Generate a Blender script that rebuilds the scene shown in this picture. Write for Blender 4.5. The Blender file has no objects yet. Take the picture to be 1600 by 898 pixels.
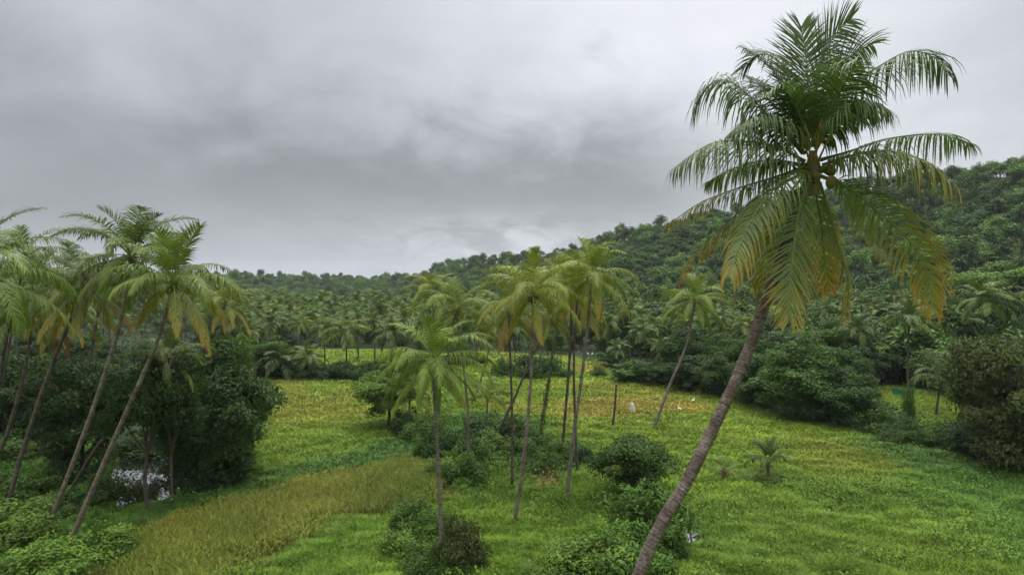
import bpy, math, random
import numpy as np
from mathutils import Vector

R = math.radians
SC = bpy.context.scene
COL = SC.collection
random.seed(7)
RNG = np.random.RandomState(11)

# ------------------------------------------------------------------ camera
H = 18.0            # camera height above the valley floor
FPX = 953.0         # focal length in pixels of the 1600 px wide photograph
HOR = 440.0         # row of the horizon
cam = bpy.data.cameras.new("camera")
cam_o = bpy.data.objects.new("camera", cam)
COL.objects.link(cam_o)
cam.sensor_width = 36.0
cam.lens = 36.0 * FPX / 1600.0
cam.clip_start = 0.1
cam.clip_end = 20000
PITCH = math.atan((449 - HOR) / FPX)
cam_o.location = (0, 0, H)
cam_o.rotation_euler = (math.pi / 2 - PITCH, 0, 0)
SC.camera = cam_o
CP, SP = math.cos(PITCH), math.sin(PITCH)

SC.view_settings.view_transform = 'Standard'
SC.view_settings.look = 'None'
SC.view_settings.gamma = 1
SC.view_settings.exposure = 0.45
SC.cycles.max_bounces = 6
SC.cycles.diffuse_bounces = 3
SC.cycles.glossy_bounces = 2
SC.cycles.transmission_bounces = 3
SC.cycles.transparent_max_bounces = 4
SC.cycles.use_adaptive_sampling = True
SC.cycles.adaptive_threshold = 0.02
SC.cycles.use_denoising = True
SC.render.use_persistent_data = False

# ------------------------------------------------------------------ sky
SUN_EL, SUN_AZ = R(58), R(12)      # azimuth measured from +Y (view axis) towards +X
w = bpy.data.worlds.new("World")
SC.world = w
w.use_nodes = True
nt = w.node_tree
nt.nodes.clear()


def N(tree, kind, **kw):
    n = tree.nodes.new(kind)
    for k, v in kw.items():
        setattr(n, k, v)
    return n


def math_n(tree, op, a, b=None, c=None, clamp=False):
    n = tree.nodes.new('ShaderNodeMath')
    n.operation = op
    n.use_clamp = clamp
    for i, v in enumerate((a, b, c)):
        if v is None:
            continue
        if isinstance(v, (int, float)):
            n.inputs[i].default_value = v
        else:
            tree.links.new(v, n.inputs[i])
    return n.outputs[0]


def build_world():
    t = nt
    L = t.links
    out = N(t, 'ShaderNodeOutputWorld')
    bg = N(t, 'ShaderNodeBackground')
    bg.inputs['Strength'].default_value = 0.1
    sky = N(t, 'ShaderNodeTexSky', sky_type='NISHITA', sun_disc=False)
    sky.sun_elevation = SUN_EL
    sky.sun_rotation = SUN_AZ
    sky.air_density = 1.5
    sky.dust_density = 3.0
    tc = N(t, 'ShaderNodeTexCoord')
    d = tc.outputs['Generated']
    sep = N(t, 'ShaderNodeSeparateXYZ')
    L.new(d, sep.inputs[0])
    az0 = math_n(t, 'MULTIPLY', math_n(t, 'ARCTAN2', sep.outputs[0], sep.outputs[1]), 180 / math.pi)
    el0 = math_n(t, 'MULTIPLY', math_n(t, 'ARCSINE', sep.outputs[2]), 180 / math.pi)
    # cloud-sheet coordinates: a flat deck seen from below
    den = math_n(t, 'ADD', math_n(t, 'MAXIMUM', sep.outputs[2], 0.0), 0.42)
    cx = math_n(t, 'DIVIDE', sep.outputs[0], den)
    cy = math_n(t, 'DIVIDE', sep.outputs[1], den)
    cv = N(t, 'ShaderNodeCombineXYZ')
    L.new(cx, cv.inputs[0])
    L.new(cy, cv.inputs[1])
    cv.inputs[2].default_value = 3.3

    def noise(scale, detail, rough, dist=0.0, off=0.0):
        m = N(t, 'ShaderNodeMapping')
        m.inputs['Location'].default_value = (off, off * 1.7, off * 0.3)
        L.new(cv.outputs[0], m.inputs[0])
        n = N(t, 'ShaderNodeTexNoise')
        n.inputs['Scale'].default_value = scale
        n.inputs['Detail'].default_value = detail
        n.inputs['Roughness'].default_value = rough
        n.inputs['Distortion'].default_value = dist
        L.new(m.outputs[0], n.inputs['Vector'])
        return math_n(t, 'SUBTRACT', n.outputs['Fac'], 0.5)

    n1 = noise(1.8, 5, 0.55, 0.3)
    n2 = noise(4.2, 7, 0.58, 0.35, 5.2)
    n3 = noise(1.6, 4, 0.5, 0.0, 11.0)
    n4 = noise(7.0, 6, 0.6, 0.4, 17.0)
    az = math_n(t, 'ADD', az0, math_n(t, 'MULTIPLY', n1, 22))
    el = math_n(t, 'ADD', el0, math_n(t, 'MULTIPLY', n2, 9))

    def lobe(a0, e0, sa, se, amp, A=None, E=None):
        x = math_n(t, 'DIVIDE', math_n(t, 'SUBTRACT', A or az, a0), sa)
        y = math_n(t, 'DIVIDE', math_n(t, 'SUBTRACT', E or el, e0), se)
        s = math_n(t, 'ADD', math_n(t, 'MULTIPLY', x, x), math_n(t, 'MULTIPLY', y, y))
        return math_n(t, 'MULTIPLY', math_n(t, 'EXPONENT', math_n(t, 'MULTIPLY', s, -1)), amp)

    # overcast deck: unseen zenith made far brighter than the skyline to light the ground
    mr = N(t, 'ShaderNodeMapRange', interpolation_type='SMOOTHSTEP')
    L.new(el0, mr.inputs[0])
    mr.inputs[1].default_value = 22
    mr.inputs[2].default_value = 75
    mr.inputs[3].default_value = 0.0
    mr.inputs[4].default_value = 1.0
    v = math_n(t, 'ADD', SKY_BASE, mr.outputs[0])
    mr.inputs[4].default_value = ZENITH
    for args in LOBES:
        v = math_n(t, 'ADD', v, lobe(*args))
    # thin streaks in the bright gap just over the hills
    streak = math_n(t, 'MULTIPLY_ADD', n4, 4.0, 0.5, clamp=True)
    v = math_n(t, 'ADD', v, math_n(t, 'MULTIPLY', lobe(-1.5, 3.8, 11, 2.2, 0.19, az0, el0), streak))
    # texture of the deck: soft billows, and ragged darker shreds under it
    v = math_n(t, 'ADD', v, math_n(t, 'MULTIPLY', n2, 0.12))
    v = math_n(t, 'ADD', v, math_n(t, 'MULTIPLY', n3, 0.20))
    n5 = noise(3.6, 6, 0.58, 0.25, 23.0)
    shred = math_n(t, 'MULTIPLY', math_n(t, 'MAXIMUM', math_n(t, 'SUBTRACT', n5, 0.06), 0.0), -0.75)
    v = math_n(t, 'ADD', v, math_n(t, 'MULTIPLY', shred, lobe(2, 22, 26, 9, 1.0, az0, el0)))
    v = math_n(t, 'MAXIMUM', v, 0.12)
    cc = N(t, 'ShaderNodeMix', data_type='RGBA')
    mr2 = N(t, 'ShaderNodeMapRange')
    L.new(v, mr2.inputs[0])
    mr2.inputs[1].default_value = 0.2
    mr2.inputs[2].default_value = 0.8
    L.new(mr2.outputs[0], cc.inputs[0])
    cc.inputs[6].default_value = (0.925, 0.995, 1.065, 1)
    cc.inputs[7].default_value = (0.972, 0.988, 1.045, 1)
    sc = N(t, 'ShaderNodeVectorMath', operation='SCALE')
    L.new(cc.outputs[2], sc.inputs[0])
    L.new(math_n(t, 'MULTIPLY', v, 10.0), sc.inputs['Scale'])
    mix = N(t, 'ShaderNodeMix', data_type='RGBA')
    mix.inputs[0].default_value = 0.975
    L.new(sky.outputs[0], mix.inputs[6])
    L.new(sc.outputs[0], mix.inputs[7])
    L.new(mix.outputs[2], bg.inputs['Color'])
    L.new(bg.outputs[0], out.inputs['Surface'])


SKY_BASE = 0.32
ZENITH = 3.6
LOBES = [  # azimuth, elevation, width, height, amount
    (8, 25, 24, 11, 0.30),        # bright centre top
    (30, 15, 18, 16, 0.22),      # pale right side
    (2, 10.5, 22, 4.6, -0.115),    # dark band over the hills
    (-30, 9, 17, 6, -0.06),   # slate left
    (-32, 24, 14, 8, 0.13),
    (-18, 2, 22, 4, 0.05),
]
build_world()

sun = bpy.data.lights.new("sun", 'SUN')
sun.energy = 1.5
sun.angle = R(18)
sun.color = (1.0, 0.96, 0.88)
sun_o = bpy.data.objects.new("sun", sun)
COL.objects.link(sun_o)
sd = Vector((math.sin(SUN_AZ) * math.cos(SUN_EL), math.cos(SUN_AZ) * math.cos(SUN_EL), math.sin(SUN_EL)))
sun_o.rotation_euler = (-sd).to_track_quat('-Z', 'Y').to_euler()


# ------------------------------------------------------------------ helpers
def ray(px, py):
    u, v = (px - 800) / FPX, (449 - py) / FPX
    return Vector((u, CP + v * SP, v * CP - SP))


def P(px, py, y):
    d = ray(px, py)
    k = y / d.y
    return Vector((d.x * k, y, H + d.z * k))


def G(px, py, z=0.0):
    d = ray(px, py)
    k = (z - H) / d.z
    return Vector((d.x * k, d.y * k, z))


_tab = np.random.RandomState(5).rand(256, 256)


def vnoise(x, y, s, seed=0):
    x = np.asarray(x, float) / s + seed * 17.3
    y = np.asarray(y, float) / s + seed * 9.7
    xi, yi = np.floor(x).astype(int), np.floor(y).astype(int)
    fx, fy = x - xi, y - yi
    fx, fy = fx * fx * (3 - 2 * fx), fy * fy * (3 - 2 * fy)
    a = _tab[xi % 256, yi % 256]
    b = _tab[(xi + 1) % 256, yi % 256]
    c = _tab[xi % 256, (yi + 1) % 256]
    d = _tab[(xi + 1) % 256, (yi + 1) % 256]
    return (a * (1 - fx) + b * fx) * (1 - fy) + (c * (1 - fx) + d * fx) * fy


def fbm(x, y, s, seed=0, o=3):
    r, amp, tot = 0, 1.0, 0
    for i in range(o):
        r = r + amp * vnoise(x, y, s / 2 ** i, seed + i * 3)
        tot += amp
        amp *= 0.5
    return r / tot


def norm(a):
    return a / np.maximum(np.linalg.norm(a, axis=-1, keepdims=True), 1e-9)


class MB:
    """collects vertex / face arrays and links them as one mesh"""

    def __init__(self):
        self.V, self.F3, self.F4, self.C, self.n = [], [], [], [], 0
        self.m3, self.m4 = [], []

    def add(self, V, F, C, mat=0):
        V = np.asarray(V, float).reshape(-1, 3)
        F = np.asarray(F, int)
        C = np.asarray(C, float)
        if C.ndim == 1:
            C = np.tile(C, (len(V), 1))
        if C.shape[1] == 3:
            C = np.hstack([C, np.ones((len(C), 1))])
        self.V.append(V)
        self.C.append(C)
        if F.shape[1] == 3:
            self.F3.append(F + self.n)
            self.m3.append(np.full(len(F), mat))
        else:
            self.F4.append(F + self.n)
            self.m4.append(np.full(len(F), mat))
        self.n += len(V)

    def mesh(self, name, mats, smooth=False):
        V = np.vstack(self.V).astype(np.float32)
        C = np.vstack(self.C).astype(np.float32)
        q = np.vstack(self.F4) if self.F4 else np.zeros((0, 4), int)
        t = np.vstack(self.F3) if self.F3 else np.zeros((0, 3), int)
        mi = np.concatenate(self.m4 + self.m3).astype(np.int32)
        me = bpy.data.meshes.new(name)
        me.vertices.add(len(V))
        me.vertices.foreach_set('co', V.ravel())
        idx = np.concatenate([q.ravel(), t.ravel()]).astype(np.int32)
        me.loops.add(len(idx))
        me.loops.foreach_set('vertex_index', idx)
        st = np.concatenate([np.arange(len(q)) * 4, len(q) * 4 + np.arange(len(t)) * 3]).astype(np.int32)
        me.polygons.add(len(st))
        me.polygons.foreach_set('loop_start', st)
        me.polygons.foreach_set('material_index', mi)
        me.polygons.foreach_set('use_smooth', np.full(len(st), smooth))
        me.update(calc_edges=True)
        at = me.attributes.new('Col', 'FLOAT_COLOR', 'POINT')
        at.data.foreach_set('color', C.ravel())
        for m in (mats if isinstance(mats, (list, tuple)) else [mats]):
            me.materials.append(m)
        return me

    def build(self, name, mats, parent=None, smooth=False):
        return link(name, self.mesh(name, mats, smooth), parent)


def link(name, me, parent=None, loc=None):
    o = bpy.data.objects.new(name, me)
    COL.objects.link(o)
    if parent is not None:
        o.parent = parent
    if loc is not None:
        o.location = loc
    return o


def tag(o, label=None, cat=None, group=None, kind=None):
    if label:
        o['label'] = label
    if cat:
        o['category'] = cat
    if group:
        o['group'] = group
    if kind:
        o['kind'] = kind
    return o


def empty(name, loc, label, cat, group=None, rz=0.0, s=1.0):
    o = bpy.data.objects.new(name, None)
    COL.objects.link(o)
    o.location = loc
    o.rotation_euler = (0, 0, rz)
    o.scale = (s, s, s) if isinstance(s, (int, float)) else s
    o.empty_display_size = 0.3
    return tag(o, label, cat, group)


def spline(pts, n):
    """Catmull-Rom through the points"""
    p = np.array([list(q) for q in pts], float)
    if len(p) == 2:
        return p[0] + (p[1] - p[0]) * np.linspace(0, 1, n)[:, None]
    e = np.vstack([2 * p[0] - p[1], p, 2 * p[-1] - p[-2]])
    out = []
    for tt in np.linspace(0, len(p) - 1 - 1e-6, n):
        i = int(tt)
        f = tt - i
        a, b, c, d = e[i], e[i + 1], e[i + 2], e[i + 3]
        out.append(0.5 * ((2 * b) + (c - a) * f + (2 * a - 5 * b + 4 * c - d) * f * f + (3 * b - a - 3 * c + d) * f ** 3))
    return np.array(out)


def tube(mb, path, rad, n=8, col=(0, .5, 0), mat=0, cap=True):
    path = np.asarray(path, float)
    k = len(path)
    rad = np.broadcast_to(np.asarray(rad, float), (k,))
    T = norm(np.gradient(path, axis=0))
    ref = np.array([1.0, 0, 0]) if abs(T[:, 0]).mean() < 0.8 else np.array([0, 0, 1.0])
    A = norm(np.cross(T, ref))
    B = np.cross(T, A)
    th = np.arange(n) * 2 * math.pi / n
    V = path[:, None] + rad[:, None, None] * (A[:, None] * np.cos(th)[None, :, None] + B[:, None] * np.sin(th)[None, :, None])
    i, j = np.meshgrid(np.arange(k - 1), np.arange(n), indexing='ij')
    F = np.stack([i * n + j, i * n + (j + 1) % n, (i + 1) * n + (j + 1) % n, (i + 1) * n + j], -1).reshape(-1, 4)
    c = np.asarray(col, float)
    if c.ndim == 2:
        c = np.repeat(c, n, axis=0)
    mb.add(V.reshape(-1, 3), F, c, mat)
    if cap:
        for e, s in ((0, 1), (k - 1, -1)):
            ring = V[e]
            vv = np.vstack([ring, path[e][None]])
            f = np.array([[a, n, (a + 1) % n][::s] for a in range(n)])
            mb.add(vv, f, c[e * n] if c.ndim == 2 else c, mat)


# ------------------------------------------------------------------ materials
def mat_new(name):
    m = bpy.data.materials.new(name)
    m.use_nodes = True
    m.node_tree.nodes.clear()
    return m


def mixc(t, f, a, b, blend='MIX'):
    n = t.nodes.new('ShaderNodeMix')
    n.data_type = 'RGBA'
    n.blend_type = blend
    for sock, v in ((0, f), (6, a), (7, b)):
        if isinstance(v, (int, float)):
            n.inputs[sock].default_value = v
        elif isinstance(v, tuple):
            n.inputs[sock].default_value = (*v, 1) if len(v) == 3 else v
        else:
            t.links.new(v, n.inputs[sock])
    return n.outputs[2]


def leaf_material(name, rough=0.5, spec=0.3, trans=0.25, wood=(0.10, 0.085, 0.065), rnd=0.35, tint=None):
    """object colour = the plant's own green; Col.r yellowing, Col.g leaf to leaf variation, Col.b wood"""
    m = mat_new(name)
    t = m.node_tree
    L = t.links
    at = N(t, 'ShaderNodeAttribute', attribute_name='Col')
    sp = N(t, 'ShaderNodeSeparateColor')
    L.new(at.outputs['Color'], sp.inputs[0])
    oi = N(t, 'ShaderNodeObjectInfo')
    br = math_n(t, 'MULTIPLY_ADD', sp.outputs[1], 0.9, 0.55)
    br = math_n(t, 'MULTIPLY', br, math_n(t, 'MULTIPLY_ADD', oi.outputs['Random'], rnd, 1 - rnd / 2))
    sc = N(t, 'ShaderNodeVectorMath', operation='SCALE')
    if tint:
        sc.inputs[0].default_value = tint
    else:
        L.new(oi.outputs['Color'], sc.inputs[0])
    L.new(br, sc.inputs['Scale'])
    ramp = N(t, 'ShaderNodeValToRGB')
    ramp.color_ramp.elements[0].color = (0.165, 0.178, 0.028, 1)
    ramp.color_ramp.elements[0].position = 0.15
    ramp.color_ramp.elements[1].color = (0.30, 0.135, 0.032, 1)
    ramp.color_ramp.elements[1].position = 1.0
    e = ramp.color_ramp.elements.new(0.6)
    e.color = (0.285, 0.205, 0.040, 1)
    L.new(sp.outputs[0], ramp.inputs[0])
    yf = math_n(t, 'MULTIPLY', sp.outputs[0], 1.9, clamp=True)
    base = mixc(t, yf, sc.outputs[0], ramp.outputs[0])
    base = mixc(t, sp.outputs[2], base, wood)
    bs = N(t, 'ShaderNodeBsdfPrincipled')
    L.new(base, bs.inputs['Base Color'])
    bs.inputs['Roughness'].default_value = rough
    bs.inputs['Specular IOR Level'].default_value = spec
    tr = N(t, 'ShaderNodeBsdfTranslucent')
    L.new(mixc(t, 0.5, base, (0.9, 1.0, 0.35), 'MULTIPLY'), tr.inputs[0])
    mx = N(t, 'ShaderNodeMixShader')
    L.new(math_n(t, 'MULTIPLY', math_n(t, 'SUBTRACT', 1.0, sp.outputs[2]), trans), mx.inputs[0])
    L.new(bs.outputs[0], mx.inputs[1])
    L.new(tr.outputs[0], mx.inputs[2])
    out = N(t, 'ShaderNodeOutputMaterial')
    L.new(mx.outputs[0], out.inputs[0])
    return m


def col_material(name, rough=0.7, spec=0.2, trans=0.0, soft=False):
    m = mat_new(name)
    t = m.node_tree
    at = N(t, 'ShaderNodeAttribute', attribute_name='Col')
    bs = N(t, 'ShaderNodeBsdfPrincipled')
    t.links.new(at.outputs['Color'], bs.inputs['Base Color'])
    bs.inputs['Roughness'].default_value = rough
    if soft:        # thin crowded blades shade like the sward they make up
        ge = N(t, 'ShaderNodeNewGeometry')
        va = N(t, 'ShaderNodeVectorMath', operation='SCALE')
        t.links.new(ge.outputs['Normal'], va.inputs[0])
        va.inputs['Scale'].default_value = 0.38
        vb = N(t, 'ShaderNodeVectorMath', operation='ADD')
        t.links.new(va.outputs[0], vb.inputs[0])
        vb.inputs[1].default_value = (0, 0, 1)
        vn = N(t, 'ShaderNodeVectorMath', operation='NORMALIZE')
        t.links.new(vb.outputs[0], vn.inputs[0])
        t.links.new(vn.outputs[0], bs.inputs['Normal'])
    bs.inputs['Specular IOR Level'].default_value = spec
    out = N(t, 'ShaderNodeOutputMaterial')
    if trans:
        tr = N(t, 'ShaderNodeBsdfTranslucent')
        t.links.new(at.outputs['Color'], tr.inputs[0])
        mx = N(t, 'ShaderNodeMixShader')
        mx.inputs[0].default_value = trans
        t.links.new(bs.outputs[0], mx.inputs[1])
        t.links.new(tr.outputs[0], mx.inputs[2])
        t.links.new(mx.outputs[0], out.inputs[0])
    else:
        t.links.new(bs.outputs[0], out.inputs[0])
    return m


def bark_material(name, a, b, c):
    """ringed palm bark: grey lichen patches over brown, dark leaf scars"""
    m = mat_new(name)
    t = m.node_tree
    L = t.links
    tc = N(t, 'ShaderNodeTexCoord')
    at = N(t, 'ShaderNodeAttribute', attribute_name='Col')
    sp = N(t, 'ShaderNodeSeparateColor')
    L.new(at.outputs['Color'], sp.inputs[0])
    n1 = N(t, 'ShaderNodeTexNoise')
    n1.inputs['Scale'].default_value = 1.6
    n1.inputs['Detail'].default_value = 6
    n1.inputs['Roughness'].default_value = 0.65
    L.new(tc.outputs['Object'], n1.inputs['Vector'])
    n2 = N(t, 'ShaderNodeTexNoise')
    n2.inputs['Scale'].default_value = 14
    n2.inputs['Detail'].default_value = 4
    L.new(tc.outputs['Object'], n2.inputs['Vector'])
    f = math_n(t, 'MULTIPLY_ADD', math_n(t, 'SUBTRACT', n1.outputs['Fac'], 0.5), 4.0, 0.5, clamp=True)
    base = mixc(t, f, a, b)
    f2 = math_n(t, 'MULTIPLY_ADD', math_n(t, 'SUBTRACT', n2.outputs['Fac'], 0.5), 3.0, 0.35, clamp=True)
    base = mixc(t, math_n(t, 'MULTIPLY', f2, 0.6), base, c)
    base = mixc(t, math_n(t, 'MULTIPLY', sp.outputs[0], 0.8), base, c)
    bs = N(t, 'ShaderNodeBsdfPrincipled')
    L.new(base, bs.inputs['Base Color'])
    bs.inputs['Roughness'].default_value = 0.85
    bs.inputs['Specular IOR Level'].default_value = 0.2
    bp = N(t, 'ShaderNodeBump')
    bp.inputs['Strength'].default_value = 0.5
    bp.inputs['Distance'].default_value = 0.03
    L.new(n2.outputs['Fac'], bp.inputs['Height'])
    L.new(bp.outputs[0], bs.inputs['Normal'])
    out = N(t, 'ShaderNodeOutputMaterial')
    L.new(bs.outputs[0], out.inputs[0])
    return m


M_PALM = leaf_material('palm_leaf', 0.5, 0.17, 0.28, wood=(0.12, 0.095, 0.06), rnd=0.2)
M_LEAF = leaf_material('broad_leaf', 0.55, 0.16, 0.25)
M_HILL = leaf_material('hill_leaf', 0.6, 0.2, 0.15, rnd=1.0)
M_BARK = bark_material('palm_bark', (0.125, 0.098, 0.072), (0.27, 0.235, 0.195), (0.035, 0.024, 0.018))
M_BARKB = bark_material('brown_palm_bark', (0.080, 0.056, 0.042), (0.19, 0.155, 0.128), (0.026, 0.017, 0.013))
M_BARKD = bark_material('dark_palm_bark', (0.07, 0.05, 0.04), (0.15, 0.125, 0.105), (0.025, 0.018, 0.015))
M_WOOD = bark_material('tree_bark', (0.07, 0.055, 0.04), (0.11, 0.10, 0.08), (0.03, 0.024, 0.02))
HT = [(.060, .116, .020), (.082, .146, .022), (.046, .092, .019), (.105, .170, .024), (.062, .118, .028)]
M_FAR = [leaf_material('far_wood_leaf', 0.6, 0.2, 0.15, rnd=1.1, tint=HT[k]) for k in (2, 0, 1)]
M_GRASS = col_material('grass_blade', 0.7, 0.12, 0.25, True)
M_PLAIN = col_material('plain_surface', 0.7, 0.2)

# ------------------------------------------------------------------ terrain
RID = np.array([  # pixel column of the photograph, skyline row, ridge distance, foot distance
    [-900, 430, 700, 460], [0, 430, 680, 450], [360, 429, 660, 430], [600, 434, 660, 420], [650, 431, 580, 400],
    [700, 411, 520, 340], [740, 401, 510, 315], [820, 396, 500, 300], [900, 391, 470, 260], [940, 371, 425, 205],
    [1040, 347, 385, 175], [1150, 322, 360, 158], [1300, 290, 335, 140], [1500, 264, 300, 118],
    [1600, 249, 280, 108], [2000, 205, 260, 98], [3200, 190, 250, 90]])
TREE_TOP = 6.0


def terrain(x, y):
    x, y = np.asarray(x, float), np.asarray(y, float)
    u = 800 + FPX * x / np.maximum(y, 20)
    sk, rr, ff = (np.interp(u, RID[:, 0], RID[:, k]) for k in (1, 2, 3))
    zr = H + (HOR - sk) / FPX * rr - TREE_TOP
    t = (y - ff) / (rr - ff)
    bump = (fbm(x, y, 60, 4) - 0.5) * 8 * np.clip(t * 2, 0, 1) * np.clip((1.0 - t) * 3, 0, 1)
    s = np.clip(t, 0, 1)
    s = s * s * (1.35 - 0.35 * s)
    z = zr * s + bump * (zr > 25)
    z = np.where(t > 1, zr - (t - 1) * 12, z)
    z = np.where(y < 20, 0, z)
    pond = poly_dist(x, y, POND)
    z = z - 0.55 * np.clip(0.5 - pond / 3.0, 0, 1)
    z = z - 0.45 * np.clip(0.5 - poly_dist(x, y, PUDDLE) / 1.2, 0, 1)
    near = (y < 200) & (t < 0)
    z = z + np.where(near, (fbm(x, y, 7, 2) - 0.5) * 0.30 * np.clip((200 - y) / 60, 0, 1), 0)
    return z


def gp(pts):
    return np.array([[G(a, b).x, G(a, b).y] for a, b in pts])


def poly_dist(x, y, poly):
    """signed distance (negative inside) to a polygon on the ground"""
    x, y = np.asarray(x, float), np.asarray(y, float)
    d = np.full(x.shape, 1e9)
    ins = np.zeros(x.shape, bool)
    n = len(poly)
    for i in range(n):
        ax, ay = poly[i]
        bx, by = poly[(i + 1) % n]
        ex, ey = bx - ax, by - ay
        t = np.clip(((x - ax) * ex + (y - ay) * ey) / (ex * ex + ey * ey), 0, 1)
        d = np.minimum(d, np.hypot(x - ax - t * ex, y - ay - t * ey))
        c = ((ay > y) != (by > y)) & (x < (bx - ax) * (y - ay) / (by - ay + 1e-12) + ax)
        ins ^= c
    return np.where(ins, -d, d)


POND = gp([(185, 790), (178, 735), (200, 700), (245, 690), (290, 700), (330, 730), (300, 760), (245, 785)])
PUDDLE = gp([(1054, 824), (1072, 819), (1092, 829), (1090, 841), (1070, 845), (1056, 836)])

# ground cover zones (outlined on the ground), colours are the plants' own
C_PADDY = np.array([0.138, 0.205, 0.019])
C_MEADOW = np.array([0.092, 0.165, 0.016])
C_LUSH = np.array([0.065, 0.135, 0.018])
C_DARK = np.array([0.050, 0.100, 0.018])
C_GOLD = np.array([0.172, 0.190, 0.022])
C_OCHRE = np.array([0.192, 0.172, 0.025])
C_RICE = np.array([0.150, 0.155, 0.026])
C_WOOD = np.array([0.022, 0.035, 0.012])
C_SOIL = np.array([0.20, 0.13, 0.06])
ZONES = [
    (gp([(395, 592), (640, 592), (640, 690), (560, 712), (420, 752), (395, 740)]), C_PADDY, 4),
    (gp([(720, 540), (1180, 540), (1320, 655), (1470, 700), (1420, 735), (1080, 690), (870, 690), (740, 640)]), C_PADDY, 4),
    (gp([(395, 560), (760, 520), (760, 560), (640, 585), (500, 585)]), C_PADDY * 0.95, 3),
    (gp([(405, 594), (470, 594), (480, 625), (430, 650), (405, 640)]), C_GOLD * 0.9, 3),
    (gp([(500, 640), (560, 610), (585, 640), (520, 665)]), C_GOLD * 0.9, 3),
    (gp([(420, 640), (560, 600), (590, 610), (500, 655), (430, 670)]), C_GOLD * 0.85, 4),
    (gp([(860, 622), (1000, 618), (1090, 621), (1135, 634), (1110, 648), (1000, 655), (870, 656)]), C_OCHRE, 2),
    (gp([(740, 632), (860, 622), (870, 656), (760, 650)]), C_GOLD * 0.95, 2),
    (gp([(850, 598), (960, 598), (1060, 606), (1120, 620), (960, 612), (860, 607)]), C_GOLD * 0.9, 2),
    (gp([(880, 571), (972, 568), (972, 578), (900, 582)]), C_OCHRE, 2),
    (gp([(730, 560), (880, 550), (950, 556), (900, 562), (740, 566)]), C_GOLD * .95, 2),
    (gp([(1270, 690), (1390, 700), (1480, 748), (1330, 762), (1280, 730)]), (C_GOLD + C_PADDY) * 0.42, 4),
    (gp([(400, 700), (640, 650), (660, 700), (560, 722), (410, 765)]), (C_PADDY + C_MEADOW) * .5, 3),
    # weedy wet strip between the left fields
    (gp([(130, 830), (250, 790), (400, 742), (520, 712), (600, 690), (690, 690), (700, 722), (600, 735), (480, 752), (350, 790), (220, 850), (150, 898)]), C_DARK * 1.15, 2),
    (gp([(1330, 668), (1450, 690), (1600, 735), (1700, 790), (1600, 800), (1470, 745), (1360, 700)]), C_DARK * 1.3, 3),
    (gp([(1480, 745), (1700, 780), (1700, 1000), (1500, 860)]), C_LUSH * 1.15, 5),
    (gp([(-300, 740), (60, 680), (190, 680), (180, 770), (200, 830), (230, 960), (-300, 960)]), C_LUSH, 2),
    (gp([(640, 690), (700, 650), (860, 660), (900, 700), (880, 725), (760, 730), (740, 780), (660, 760)]), C_LUSH, 2),
    (gp([(835, 744), (868, 742), (872, 758), (842, 762)]), C_SOIL, 0.8),
]
RICE = gp([(175, 898), (225, 842), (330, 800), (440, 772), (560, 742), (640, 728), (692, 726), (690, 772), (610, 786), (500, 812), (420, 850), (350, 898), (300, 960), (130, 960)])
ZONES.append((RICE, C_RICE, 1.6))
# everything behind this line is under trees
WOODS = gp([(1700, 770), (1600, 742), (1450, 688), (1320, 662), (1210, 645), (1110, 618), (1050, 600), (960, 592), (950, 570), (900, 556), (760, 548),
            (700, 552), (640, 560), (560, 570), (470, 585), (400, 592), (395, 640), (400, 720), (350, 740), (180, 690), (60, 700), (-400, 720)])
WOODS = np.vstack([WOODS, [[-900, 60], [-900, 1500], [1200, 1500], [1200, 57]]])
HOLES = [gp([(1345, 604), (1420, 602), (1520, 628), (1520, 668), (1440, 664), (1380, 630)]), gp([(465, 585), (470, 545), (640, 545), (700, 560), (690, 586)])]


def sst(d, wd):
    t = np.clip(0.5 - d / (2 * wd), 0, 1)
    return t * t * (3 - 2 * t)


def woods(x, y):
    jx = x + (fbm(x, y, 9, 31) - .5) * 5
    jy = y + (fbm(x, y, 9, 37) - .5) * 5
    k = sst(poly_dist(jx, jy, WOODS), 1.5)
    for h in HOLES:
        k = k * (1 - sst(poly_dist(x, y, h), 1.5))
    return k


def cover(x, y):
    """colour of the ground cover at world points"""
    jx = x + (fbm(x, y, 10, 41) - .5) * 7
    jy = y + (fbm(x, y, 10, 47) - .5) * 9
    c = np.tile(C_MEADOW, (len(x), 1))
    big = fbm(x, y, 16, 51)[:, None]
    c = c * (0.78 + 0.5 * big)
    c = c + (C_PADDY - c) * np.clip((fbm(x, y, 22, 57)[:, None] - .42) * 2.5, 0, 0.7)
    for poly, col, soft in ZONES:
        k = sst(poly_dist(jx, jy, poly) if soft > 1.5 else poly_dist(x, y, poly), soft)[:, None]
        c = c * (1 - k) + np.asarray(col) * k
    st = fbm(x * 0.35 + y * 0.1, y, 3.0, 61)[:, None]
    c = c * (0.75 + 0.5 * st)  # streaky tone: tussock shade put into the cover colour
    g = fbm(x, y, 5, 63)[:, None]
    c = c * (1 + (g - .5) * np.array([0.22, 0.10, 0.10]))
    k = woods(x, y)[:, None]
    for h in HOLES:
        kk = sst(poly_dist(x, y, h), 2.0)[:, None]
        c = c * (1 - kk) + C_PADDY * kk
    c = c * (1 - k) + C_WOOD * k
    return np.clip(c, 0.004, 1)


def axis(lo, hi, step, far, grow):
    a = list(np.arange(lo, hi + step, step))
    s = step
    while a[-1] < far:
        s = min(s * grow, 250)
        a.append(a[-1] + s)
    s = step
    while a[0] > -far:
        s = min(s * grow, 250)
        a.insert(0, a[0] - s)
    return np.array(a)


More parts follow.
